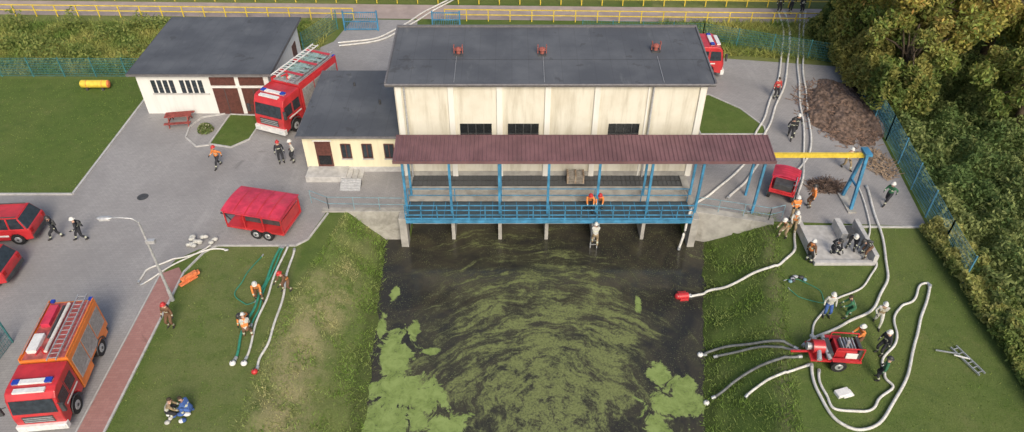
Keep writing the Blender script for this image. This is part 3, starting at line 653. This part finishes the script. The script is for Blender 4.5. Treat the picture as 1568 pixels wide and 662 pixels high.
def car(x,y,yaw,name='red_suv',L=4.7,W=1.85,H=1.75):
    e=empty(name,(x,y,.02),yaw); f=L/2; w2=W/2
    m=MB(); m.prism([(f-.02,.35),(f,.75),(f-.12,.95),(f-1.15,1.1),(-f+.05,1.12),(-f,.9),(-f+.02,.38),(-f+.5,.3),(-f+.55,.55),(-f+.75,.74),(-f+1.05,.74),(-f+1.25,.55),(-f+1.3,.3),(f-1.35,.3),(f-1.3,.55),(f-1.1,.74),(f-.8,.74),(f-.6,.55),(f-.55,.32)],-w2,w2,RED); m.build('body',e,.07)
    m=MB(); a=[(f-1.1,1.08),(f-1.75,H-.03),(-f+.45,H),(-f+.08,1.08)]; ins=.2
    vs=[(q[0],-w2+(.04 if i in(0,3) else ins),q[1]) for i,q in enumerate(a)]+[(q[0],w2-(.04 if i in(0,3) else ins),q[1]) for i,q in enumerate(a)]
    m.add(vs,[(0,1,2,3)[::-1],(4,5,6,7),(0,1,5,4),(2,3,7,6)],GLASS); m.add(vs,[(1,2,6,5)],RED); m.build('cabin',e,.03)
    m=MB(); m.box(-f+.5,f-1.85,-w2+.22,w2-.22,H-.01,H+.035,RED)
    for s_ in (-1,1):
        m.beam((-f+.6,s_*(w2-.28),H+.06),(f-1.9,s_*(w2-.28),H+.06),.04,.05,GRY)
        for xx,xt in ((-.15,-.15),(-1.25,-1.2),(f-1.15,f-1.75),(-f+.2,-f+.5)): m.beam((xx,s_*(w2-.035),1.1),(xt,s_*(w2-.19),H-.02),.09,.05,RED)
        m.box(-f-.01,-f+.06,s_*(w2-.2)-.12,s_*(w2-.2)+.12,.8,1.05,REDL); m.box(f-.1,f+.02,s_*(w2-.3)-.2,s_*(w2-.3)+.2,.7,.88,LAMPG)
        m.box(f-1.5,f-1.3,s_*(w2+.1)-.1,s_*(w2+.1)+.1,1.05,1.2,RED); m.box(-f+1.3,f-1.3,s_*(w2+.004)-.004,s_*(w2+.004)+.004,.6,.72,WHT)
    m.box(f-2.3,f-2.1,-.55,.55,H+.03,H+.15,BLIT); m.box(-f-.04,-f+.1,-w2+.05,w2-.05,.38,.62,GRY); m.box(f-.08,f+.05,-w2+.05,w2-.05,.35,.6,GRY); m.build('trim',e,.01)
    m=MB()
    for s_ in (-1,1): wheel(m,f-.95,s_*(w2-.1),.37,.24); wheel(m,-f+.9,s_*(w2-.1),.37,.24)
    m.build('wheels',e)
car(-29.9,31.6,math.radians(184)); car(-29.5,28.1,math.radians(182))
def pump_trailer(x,y,yaw,L=3.5,W=1.95,H=2.0,name='pump_trailer',openf=0):
    e=empty(name,(x,y,.02),yaw); f=L/2; w2=W/2
    m=MB(); m.box(-f,f,-w2,w2,.55,.68,RED); m.beam((f,.0,.6),(f+1.1,0,.5),.1,.1,GRY); m.beam((f,-.6,.6),(f+.9,0,.5),.07,.07,GRY); m.beam((f,.6,.6),(f+.9,0,.5),.07,.07,GRY); m.tube((f+.95,0,.02),(f+.95,0,.7),.04,.04,GALV); m.build('frame',e)
    m=MB(); n=10; pr=[]; f0=-f-.05+openf*L
    for i in range(n+1): t=-1+2*i/n; pr.append((t*(w2+.06),H-.12+.14*(1-t*t)))
    vs=[(xx,yy,zz) for xx in (f0,f+.05) for yy,zz in pr]+[(xx,yy,zz-.05) for xx in (f0,f+.05) for yy,zz in pr]; k_=n+1
    fs=[(i,i+1,k_+i+1,k_+i) for i in range(n)]+[(2*k_+i,3*k_+i,3*k_+i+1,2*k_+i+1) for i in range(n)]+[(i,2*k_+i,2*k_+i+1,i+1) for i in range(n)]+[(k_+i,k_+i+1,3*k_+i+1,3*k_+i) for i in range(n)]
    m.add(vs,fs,REDM)
    for i in range(1,5): xx=f0+i*(f-f0)/5; m.add([(xx+dx_,yy,zz+.015) for dx_ in (-.03,.03) for yy,zz in pr],[(j,k_+j,k_+j+1,j+1)[::-1] for j in range(n)],RED)
    m.build('canopy_roof',e)
    m=MB()
    for xx in (-f,-f+L/3,-f+2*L/3,f):
        for s_ in (-1,1): m.beam((xx*.985,s_*(w2-.03),.6),(xx*.985,s_*(w2-.03),H-.1),.07,.07,RED)
    for s_ in (-1,1): m.beam((-f,s_*(w2-.03),H-.14),(f,s_*(w2-.03),H-.14),.07,.07,RED)
    m.box(f0+.05,f-.05,-w2+.03,w2-.03,H-.36,H-.15,REDM); m.box(-f+.04,-f+.08,-w2+.05,w2-.05,.7,H-.5,RED); m.build('side_panels',e,.01)
    m=MB(); m.box(-f+.2,f-.9,-.55,.55,.7,min(1.3,H-.2),GRY); m.tube((f-.85,0,1.0),(f-.3,0,1.0),.3,.3,RED,16); m.tube((f-.6,0,1.0),(f-.6,-w2-.1,1.0),.09,.11,ALU,12)
    for i in range(4): m.tube((-f+.5+i*.45,-.56,1.1),(-f+.5+i*.45,-.7,1.1),.05,.05,ALU,8)
    m.box(-f+.3,-f+1.2,-w2+.05,-w2+.1,.75,1.3,ALU); m.build('pump_engine',e,.02)
    m=MB()
    for s_ in (-1,1): wheel(m,.0,s_*(w2-.05),.34,.2); wheel(m,-.75,s_*(w2-.05),.34,.2)
    m.build('wheels',e)
pump_trailer(-14.6,32.4,math.radians(167),3.6,2.25,1.95)
pump_trailer(17.0,35.7,math.radians(65),2.1,1.5,1.3,openf=.45)
e=empty('mobile_motor_pump',(15.6,22.5,0),math.radians(176)); m=MB()
m.box(-1.2,1.2,-.6,.6,.42,.52,RED); m.beam((1.2,0,.46),(2.0,0,.4),.09,.09,RED)
for x_,y_ in ((-1.15,.5),(-1.15,-.5),(.15,.5),(.15,-.5)): m.beam((x_,y_,.5),(x_,y_,1.35),.05,.05,RED)
for y_ in (-.5,.5): m.beam((-1.15,y_,1.35),(.15,y_,1.35),.05,.05,RED)
m.build('frame',e,.01)
m=MB(); m.box(-.9,.05,-.4,.4,.55,1.05,RED); m.box(-.75,-.1,-.3,.3,1.05,1.2,GRY); m.box(-1.12,-.95,-.43,.43,.55,1.2,GRY); m.tube((-.4,.2,1.2),(-.4,.2,1.6),.06,.06,GALV); m.box(.2,.5,-.5,.5,.55,.95,GRY)
for i in range(5): m.box(-.8+i*.14,-.74+i*.14,-.34,.34,1.2,1.24,ALU)
m.box(-.95,-.4,.41,.47,.6,.95,WHT)
m.build('engine',e,.03)
m=MB(); m.tube((.55,0,.85),(1.1,0,.85),.34,.34,RED,18); m.tube((1.1,0,.85),(1.35,0,.85),.16,.2,ALU,14)
for y_ in (-1,1): m.tube((.8,0,.95),(.9,y_*.75,.75),.1,.12,ALU,12); m.tube((.55,0,.95),(.4,y_*.7,.8),.08,.1,ALU,12)
m.build('pump',e); m=MB()
for y_ in (-1,1): wheel(m,-.1,y_*.72,.36,.2)
m.box(-.5,.3,-.83,-.62,.74,.79,RED); m.box(-.5,.3,.62,.83,.74,.79,RED); m.build('wheels',e)
# ------------------------------------------------------------------ hoses
def spline(pts,n=10):
    P=[Vector(p) for p in pts]; P=[P[0]]+P+[P[-1]]; out=[]
    for i in range(1,len(P)-2):
        for j in range(n):
            t=j/n; a,b,c,d=P[i-1],P[i],P[i+1],P[i+2]
            out.append(.5*((2*b)+(c-a)*t+(2*a-5*b+4*c-d)*t*t+(3*b-a-3*c+d)*t**3))
    out.append(P[-2]); return out
def hose(pts,r_=.075,mat=HOSEW,name='fire_hose',tail=None,wig=.05,ends=True):
    sp_=spline([(x,y,0) for x,y in pts]); ph=random.random()*9; o=[]
    for i,q in enumerate(sp_):
        q=q+Vector((math.sin(i*.5+ph)*wig,math.cos(i*.37+ph)*wig,0)); z=max(gz(q.x,q.y),WZ-.04)
        if WZ<z<-.05: z+=.1
        o.append((q.x,q.y,z+r_+.025))
    if tail: o+=spline([o[-1]]+tail,6)[1:]
    m=MB(); m.path(o,r_,mat,8)
    if ends:
        for a,b in ((o[0],o[1]),(o[-1],o[-2])): m.tube(a,Vector(a)+(Vector(b)-Vector(a)).normalized()*.2,r_*1.3,r_*1.3,ALU,8)
    m.build(name)
A=[(24.4,62.3),(23.4,57.5),(20.9,50.2),(18.7,45.4),(17.0,42.0),(15.5,38.8),(13.8,36.8),(12.2,35.2),(11.15,34.2)]
hose(A,.08,tail=[(10.75,33.5,.0),(10.5,32.9,-1.0),(10.3,32.7,-2.15)])
hose([(x+.55,y-.1) for x,y in A[:4]]+[(17.6,42.0),(16.4,38.9),(14.9,36.6),(13.4,35.0)],.08)
hose([(24.9,62.3),(23.9,57.3),(21.4,50.0)],.07)
B=[(26.4,62.3),(23.8,54.6),(22.2,49.2),(21.0,44.5),(19.4,38.8),(18.0,35.5),(16.8,32.2),(16.1,30.2),(15.0,29.1),(13.7,28.9),(12.3,28.8),(11.2,28.9),(10.1,28.75)]
hose(B,.075); hose([(26.8,62.3),(24.2,54.6),(22.65,49.2),(21.5,44.5),(19.9,39.5),(18.0,37.3)],.075)
hose([(22.5,36.2),(21.9,32.8),(21.1,29.4),(20.1,27.2),(18.7,25.6),(17,24.6),(15.3,23.8),(14.5,23.2)],.075)
hose([(22.0,36.4),(21.5,33.0),(20.6,30.8),(20.3,28.9),(19.0,27.4),(17,26.2),(15.6,24.8),(14.9,23.4)],.055)
hose([(14.5,22.1),(14.3,20.4),(14.7,18.9),(15.6,18.4),(17,19.2),(18.8,21.3),(20.3,23.7),(21.5,25.6),(22.7,27.4)],.075,wig=.03)
hose([(22.7,27.4),(22.2,27.5),(21.2,26.2),(20.4,25.9),(19.6,24.6),(19.2,23.4),(18.2,22.5),(17.8,21.4),(17.9,20.8),(16.9,19.9),(16.1,19.4),(14.9,19.5),(14.6,20.4),(14.75,21.8)],.065)
hose([(14.2,23.0),(12.7,23.9),(11.2,24.4),(10.1,24.5)],.07,HOSEK,'suction_hose'); hose([(14.2,22.9),(12.9,23.4),(11.6,23.9),(10.6,24.0)],.065,HOSEK,'suction_hose')
hose([(14.2,22.5),(12.7,22.5),(11.2,22.1),(9.9,21.5)],.07,HOSEK,'suction_hose'); hose([(14.4,22.1),(13.3,21.6),(12.3,21.5),(11.3,20.9)],.065)
hose([(-13.3,30.6),(-13.45,27.8),(-13.5,26.4),(-13.65,24.1),(-13.5,22.3)],.07,HOSEG,'green_hose'); hose([(-12.95,30.6),(-13.05,27.4),(-13.1,24.8),(-13.0,22.3)],.06,HOSEW,'suction_hose')
hose([(-13.1,30.6),(-13.3,28.2),(-13.3,25.8),(-13.3,24.5)],.05,HOSEG,'green_hose'); hose([(-12.5,30.3),(-12.35,27.9),(-12.15,25),(-12.25,22.9),(-12.35,21.8)],.065)
hose([(-14.2,29.9),(-14.7,28.0),(-14.8,26.8),(-14.0,26.0),(-13.6,26.4)],.03,HOSEG,'green_hose')
hose([(-20.3,27.6),(-20.3,28.6),(-19.4,29.3),(-18.6,29.7),(-17.1,30.3),(-16.2,30.3)],.05); hose([(-20.2,27.4),(-19.0,29.0),(-17.9,30.0),(-17.4,30.8)],.045)
hose([(-5.8,65.2),(-8,62.3),(-10,58.9),(-12,56.8),(-14.8,56.1)],.075); hose([(-5.4,65.2),(-7.3,62.4),(-9.4,59),(-11.6,56.4),(-14.6,55.6)],.075)
hose([(14.9,27.8),(15.8,27.9),(16.6,26.9),(16.4,26.2),(15.3,26.6),(15.0,27.3)],.02,HOSEG,'rope')
def floaty(x,y,z,mat,name='float_buoy',r_=.16):
    m=MB(); m.ball((0,0,0),r_,mat,(1,1,.85)); m.tube((0,0,r_*.7),(0,0,r_*1.1),.03,.03,GRY,8); m.build(name,loc=(x,y,z))
floaty(-13.55,22.1,.14,WHT);floaty(-13.0,22.1,.14,WHT);floaty(-12.35,21.6,.14,HELR)
floaty(10.0,24.5,WZ+.03,WHT);floaty(9.7,21.45,WZ+.03,WHT)
m=MB(); m.tube((-.35,0,.0),(.25,0,.0),.24,.2,RED,14); m.tube((.25,0,0),(.42,0,0),.1,.1,ALU,10); m.box(-.3,.2,-.33,.33,-.1,.06,RED); m.ball((-.35,0,0),.2,RED); m.build('floating_pump',None,.02,(9.9,28.75,WZ+.08),.1)
# ------------------------------------------------------------------ small things
m=MB(); m.tube((-1,0,.42),(1,0,.42),.3,.3,CYELL,18); m.ball((-1,0,.42),.3,CYELL,(.4,1,1)); m.ball((1,0,.42),.3,ORTARP,(.4,1,1)); 
for x in (-.6,.6): m.box(x-.08,x+.08,-.3,.3,0,.2,GRY); m.tube((x,0,.42),(x+.04,0,.42),.31,.31,ORTARP,18)
m.build('yellow_storage_tank',loc=(-31.9,48.6,0))
RW=M('red_stained_wood',(.28,.06,.05),.7,.3,5)
m=MB()
for i in range(4): m.box(-.9,.9,-.36+i*.18,-.2+i*.18,.72,.76,RW)
for s_ in (-1,1):
    m.box(-.9,.9,s_*.72-.13,s_*.72+.13,.42,.46,RW); m.beam((s_*.65,-.75,.38),(s_*.65,.75,.38),.06,.09,RW)
    for q_ in (-1,1): m.beam((s_*.65,q_*.65,0),(s_*.65,q_*.2,.72),.06,.09,RW)
m.build('picnic_table',loc=(-23.7,43.7,.02),rz=.15)
m=MB()
for i in range(16): 
    x,y=random.uniform(-.75,.75),random.uniform(-.4,.4); m.ball((x,y,.13+random.random()*.15),.16,WHC,(random.uniform(.7,1.3),random.uniform(.7,1.2),.7),9,6)
m.build('white_bag_pile',loc=(-17.9,30.9,.0))
m=MB()
for i in range(6): a=random.uniform(-.3,.3); m.beam((-.3+a*.3,a-.35,.08+i*.06),(.3+a*.3,a*.5+.3,.1+i*.06),.28,.08,ORTARP)
m.build('orange_gear_bags',None,.03,(-17.6,27.9,0))
m=MB()
for i in range(9): m.ball((random.uniform(-.5,.5),random.uniform(-.25,.25),.1),.13,[WHC,BLC,WHT][i%3],(random.uniform(.8,1.6),1,.6),8,5)
m.build('clothing_pile',loc=(-15.1,19.0,0))
m=MB(); m.box(-.35,.35,-.2,.2,.0,.2,WHT); m.box(-.1,.45,-.28,.1,.02,.12,WHT); m.build('white_equipment_case',None,.03,(15.45,20.4,0),.3)
m=MB()
ladder(m,-.9,.9,0,.12,.34,ALU); m.beam((.5,.2,.12),(1.0,1.0,.12),.06,.05,ALU); m.beam((0,-.2,.12),(.4,.5,.25),.05,.05,WHT); m.build('aluminium_ladder',loc=(22.2,22.3,0),rz=1.9)
m=MB(); 
for i in range(7): m.ball((random.uniform(-.45,.45),random.uniform(-.2,.2),.1),.12,[GRY,GALV,BLUEL][i%3],(random.uniform(.8,1.5),1,.7),8,5)
m.build('rescue_gear',loc=(15.6,27.9,0))
m=MB(); m.tube((0,0,.021),(0,0,.035),.34,.34,GRY,20); m.build('manhole_cover',loc=(-23.1,35.2,.0))
m=MB(); ladder(m,0,2.2,0,0,.4,ALU); o=m.build('access_ladder',loc=(5.05,32.93,-2.4)); o.rotation_euler=(0,-math.pi/2,math.pi/2)
def mound(name,cx,cy,rx,ry,h,mat,n=44,rot=0):
    V=[];F=[]
    for j in range(n+1):
        for i in range(n+1):
            u=-1+2*i/n; v=-1+2*j/n; rr_=math.sqrt(u*u+v*v)+.42*mnoise.noise(Vector((u*2+cx,v*2,3)))
            z=h*max(0,1-rr_**1.6)*(.8+.5*mnoise.noise(Vector((u*3,v*3,cx))))+.12*max(0,min(1,(1.05-rr_)*4))*(mnoise.noise(Vector((u*14,v*14,1)))+.6)
            V.append((cx+u*rx,cy+v*ry,z if rr_<1.02 else -.05))
    F=[(j*(n+1)+i,j*(n+1)+i+1,(j+1)*(n+1)+i+1,(j+1)*(n+1)+i) for j in range(n) for i in range(n)]
    me=D.meshes.new(name); me.from_pydata(V,[],F); me.materials.append(mat); return link(D.objects.new(name,me))
mound('soil_mound',24.0,45.4,2.6,4.6,.7,SOIL,80); 
def sticks(name,cx,cy,rx,ry,h,n,mat):
    m=MB()
    for i in range(n):
        a=random.random()*6.28; q=math.sqrt(random.random()); x=cx+math.cos(a)*rx*q; y=cy+math.sin(a)*ry*q; b=random.random()*3.14; L=random.uniform(.15,.6); z=h*(1-q)*random.random()+.04
        m.beam((x,y,z),(x+math.cos(b)*L,y+math.sin(b)*L,z+random.uniform(-.02,.15)),.03,.03,mat)
    m.build(name)
sticks('brush_pile',20.0,36.1,1.2,.7,.7,350,SOIL); sticks('branch_pile',24.3,38.6,.9,1.8,.4,300,WOOD)
sticks('wood_debris',23.7,45.0,2.9,4.8,.75,600,M('wood_chips',(.24,.155,.11),.9,.4))
# ------------------------------------------------------------------ vegetation
def leaf_mat(name,tr=.3):
    k=NT(name); a=k.n('ShaderNodeAttribute'); a.attribute_name='tint'; k.base(a.outputs['Color']); k.set(Roughness=.7); k.set(Specular_IOR_Level=.2)
    t=k.n('ShaderNodeBsdfTranslucent'); k.put(t.inputs[0],a.outputs['Color']); mx=k.n('ShaderNodeMixShader'); mx.inputs[0].default_value=tr
    k.t.links.new(k.p.outputs[0],mx.inputs[1]); k.t.links.new(t.outputs[0],mx.inputs[2]); k.t.links.new(mx.outputs[0],k.out.inputs[0]); return k.m
LEAF=leaf_mat('leaves',.38); BARK=M('bark',(.10,.075,.05),.9,.4,5,bump=.6)
def leaves(name,C,size,col,parent=None,flat=0.):
    n=len(C); a=rng.normal(size=(n,3)); a[:,2]*=(1-flat); a/=np.linalg.norm(a,axis=1)[:,None]; b=rng.normal(size=(n,3)); b-=a*(a*b).sum(1)[:,None]; b/=np.linalg.norm(b,axis=1)[:,None]
    s=(size*(.6+.8*rng.random(n)))[:,None] if np.isscalar(size) else size[:,None]
    V=np.stack([C-a*s,C-b*s*.45,C+a*s,C+b*s*.45],1).reshape(-1,3); return npmesh(name,V,4,LEAF,np.repeat(col,4,0),parent)
def tints(base,n,var=.35): return np.clip(np.array(base)[None,:]*(1+var*rng.normal(size=(n,1)))*(1+.08*rng.normal(size=(n,3))),.008,.75)
def tree(x,y,H,R,name='willow_tree',base=(.20,.26,.07),sunlit_gold=(.60,.47,.13),n=60,per=550,low=.3,size=.17,gs=.45):
    e=empty(name,(x,y,0)); m=MB(); m.path([(0,0,-.2),(.1,.05,H*.2),(.05,.2,H*.45),(-.1,.1,H*.8)],[.42,.32,.22,.06],BARK,10)
    cs=[]
    for i in range(n):
        for _ in range(50):
            p=np.array([rng.uniform(-1,1),rng.uniform(-1,1),rng.uniform(low,1)]); q=(p[2]-.62)/.42
            if p[0]**2+p[1]**2+q*q<1 and p[0]**2+p[1]**2+q*q>.22: break
        cs.append((p[0]*R,p[1]*R,p[2]*H))
    for c in cs[::2]:
        z0=H*random.uniform(.2,.6); m.path([(0,.1,z0),(c[0]*.45,c[1]*.45,(z0+c[2])/2+.2),tuple(c)],[.12,.07,.02],BARK,6)
    m.build('trunk',e)
    P=[];K=[]
    for c in cs:
        rr_=random.uniform(.7,1.5)*R/5.5; k_=int(per*random.uniform(.6,1.3)); g=rng.normal(size=(k_,3)); g/=np.linalg.norm(g,axis=1)[:,None]; g*=(rng.random((k_,1))**.45)*rr_; g[:,2]*=.75; g[:,2]-=np.abs(rng.normal(size=k_))*.25
        P.append(g+np.array(c)); t=np.clip((c[2]/H-gs)*1.5+random.uniform(-.3,.35),0,1); bs=np.array(base)*(1-t)+np.array(sunlit_gold)*t  # golden sunlight painted into leaf tint, stronger towards the crown top
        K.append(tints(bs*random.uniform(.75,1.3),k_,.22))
    leaves('crown',np.concatenate(P),size,np.concatenate(K),e)
tree(30.4,50.5,12,5.6,n=74,per=480,gs=.30); tree(28.6,47.0,7.5,3.2,n=36,per=360,sunlit_gold=(.46,.40,.12)); tree(29.0,55.5,9,4.2,n=46,per=380,sunlit_gold=(.56,.45,.13),gs=.35); tree(37.5,52,12,5.5,n=56,per=480,sunlit_gold=(.66,.50,.12),gs=.25); tree(33,57.5,11,5,n=50,sunlit_gold=(.62,.48,.12),per=420,gs=.25); tree(35.5,43.0,6.5,3.4,n=30,sunlit_gold=(.36,.36,.11),per=360); tree(42,46,9,4.5,n=34,per=360,sunlit_gold=(.4,.38,.1))
def thicket(name,x0,x1,y0,y1,h0,h1,n,base,alt,size=.16,edge=None,fr=1.):
    X=rng.uniform(x0,x1,n);Y=rng.uniform(y0,y1,n)
    if edge is not None: kx=X>edge(Y); X=X[kx];Y=Y[kx]
    n=len(X); N1=np.array([mnoise.noise(Vector((x*.45*fr,y*.45*fr,5))) for x,y in zip(X,Y)]); N2=np.array([mnoise.noise(Vector((x*1.6,y*1.6,2))) for x,y in zip(X,Y)]); N3=np.array([mnoise.noise(Vector((x*.18,y*.18,9))) for x,y in zip(X,Y)])
    h=h0+(h1-h0)*np.clip(.5+N1*1.1+N2*.35,0,1); Z=h*(1-rng.random(n)**2*.75); t=np.clip(.45+N2*1.0+N3*1.2+.2*rng.normal(size=n),0,1)[:,None]
    bs=np.array(base)[None]*(1-t)+np.array(alt)[None]*t; C=np.stack([X,Y,Z],1)
    return leaves(name,C,size,np.clip(bs*(1+.22*rng.normal(size=(n,1))),.006,.65))
ed=lambda Y: np.interp(Y,[10,24,30.5,41.5,52.4,60],[24.5,24.9,25.2,26.4,27.3,28])
thicket('shrub_thicket',24.5,46,10,60,.2,1.6,160000,(.11,.175,.055),(.27,.31,.11),.14,ed,1.5)
thicket('hedge',24.0,26.0,10,32,.5,1.4,30000,(.20,.27,.075),(.42,.41,.14),.12)
thicket('shrub_thicket',25.4,29.5,43.5,58,1.2,4.5,34000,(.13,.19,.05),(.36,.34,.10),.17,None)
thicket('shrub_thicket',-31,-25.6,14,23.5,.6,2.2,22000,(.05,.12,.055),(.10,.18,.07),.13)
def blades(name,X,Y,h,w,cols,Z=None):
    n=len(X); 
    if Z is None: Z=np.array([gz(x,y) for x,y in zip(X,Y)])
    a=rng.random(n)*6.283; hh=h*(.5+rng.random(n)); lx=rng.normal(size=n)*hh*.9; ly=rng.normal(size=n)*hh*.9; dx=np.cos(a)*w/2; dy=np.sin(a)*w/2
    V=np.stack([np.stack([X-dx,Y-dy,Z-.02],1),np.stack([X+dx,Y+dy,Z-.02],1),np.stack([X+lx,Y+ly,Z+hh],1)],1).reshape(-1,3); return npmesh(name,V,3,LEAF,np.repeat(cols,3,0))
n=34000; Y=rng.uniform(10,33.6,n); t=rng.uniform(-.1,1.03,n); L=rng.random(n)<.5
X=np.array([cl(y)+(wl(y)-cl(y))*q if l else cr(y)+(wr(y)-cr(y))*q for y,q,l in zip(Y,t,L)])
nn=np.array([mnoise.noise(Vector((x*.9,y*.9,8))) for x,y in zip(X,Y)]); dr=np.clip(.32+nn*1.2,0,1)*np.where(L&(t<.6),1.0,.25); dr=dr[:,None]
cols=(np.array([[.20,.31,.065]])*(1-dr)+np.array([[.55,.50,.26]])*dr)*(1+.25*rng.normal(size=(n,1))); blades('bank_grass',X,Y,.11,.05,np.clip(cols,.01,.65))
n=60000; X=rng.uniform(-50,28,n);Y=rng.uniform(50.8,60.2,n); kk=((X<-27.7)&(Y<60))|((X>13)&(Y>54.5-(X-13)*.12))|((Y>54.9)&(X<-16)); X=X[kk];Y=Y[kk]; n=len(X)
nn=np.array([mnoise.noise(Vector((x*.4,y*.4,8))) for x,y in zip(X,Y)])[:,None]; t=np.clip(.45+nn*1.4,0,1)
blades('rough_grass',X,Y,.4,.09,np.clip((np.array([[.18,.27,.065]])*(1-t)+np.array([[.46,.45,.14]])*t)*(1+.25*rng.normal(size=(n,1))),.01,.6),np.zeros(n))
n=16000; X=rng.uniform(-48,-27.8,n);Y=rng.uniform(51.5,59.5,n); N1=np.array([mnoise.noise(Vector((x*.5,y*.5,15))) for x,y in zip(X,Y)]); kk=N1>.05; X=X[kk];Y=Y[kk];N1=N1[kk]; n=len(X); Z=rng.random(n)*(.4+N1*3.0)
t=rng.random((n,1)); leaves('weed_clumps',np.stack([X,Y,Z],1),.14,np.clip((np.array([[.15,.22,.06]])*(1-t)+np.array([[.34,.37,.11]])*t),.01,.6))
n=60000; X=rng.uniform(-45,24.5,n);Y=rng.uniform(12,50,n); kk=((X<-27.8)&(Y>35.6))|((X>-18.1)&(X<-12.3)&(Y<30.5))|((X>14.5)&(Y<32.2)&(X>9.3+(Y-20)*.205+3.7)&~((X>16.7)&(X<20.5)&(Y>28.9)))
X=X[kk];Y=Y[kk];n=len(X); nn=np.array([mnoise.noise(Vector((x*.6,y*.6,1))) for x,y in zip(X,Y)])[:,None]; t=np.clip(.3+nn*1.2,0,1)
blades('lawn_grass',X,Y,.05,.06,np.clip((np.array([[.16,.26,.05]])*(1-t)+np.array([[.30,.34,.10]])*t)*(1+.25*rng.normal(size=(n,1))),.01,.5),np.zeros(n))
n=2500; g=rng.normal(size=(n,3)); g/=np.linalg.norm(g,axis=1)[:,None]; g*=rng.random((n,1))**.4*.55; g[:,2]=np.abs(g[:,2])+.05; g+=np.array([-21.6,42.7,0]); c=tints((.18,.24,.08),n,.3); c[:350]=(.6,.57,.40); leaves('flowering_shrub',g,.07,c)
# ------------------------------------------------------------------ light, world, camera
EL,AZ=math.radians(38),math.radians(165)
w=D.worlds.new('World'); scene.world=w; w.use_nodes=True; nt=w.node_tree; bg=nt.nodes['Background']; sk=nt.nodes.new('ShaderNodeTexSky'); sk.sky_type='NISHITA'; sk.sun_disc=False; sk.sun_elevation=EL; sk.sun_rotation=AZ; sk.air_density=1.0; sk.dust_density=4.0
nt.links.new(sk.outputs[0],bg.inputs[0]); bg.inputs[1].default_value=.15
sd=D.lights.new('sun','SUN'); sd.energy=2.3; sd.angle=math.radians(25); sd.color=(1,.90,.75); so=link(D.objects.new('sun',sd))
dv=Vector((math.sin(AZ)*math.cos(EL),math.cos(AZ)*math.cos(EL),math.sin(EL))); so.rotation_euler=dv.to_track_quat('Z','Y').to_euler(); so.location=(0,0,60)
cam=D.cameras.new('camera'); co=link(D.objects.new('camera',cam)); co.location=(0,0,28); co.rotation_euler=(math.radians(50),0,0)
cam.sensor_fit='HORIZONTAL'; cam.sensor_width=36; cam.lens=1100/1568*36; cam.clip_end=3000; cam.clip_start=.5; scene.camera=co
scene.view_settings.view_transform='Standard'; scene.view_settings.look='None'; scene.view_settings.exposure=0
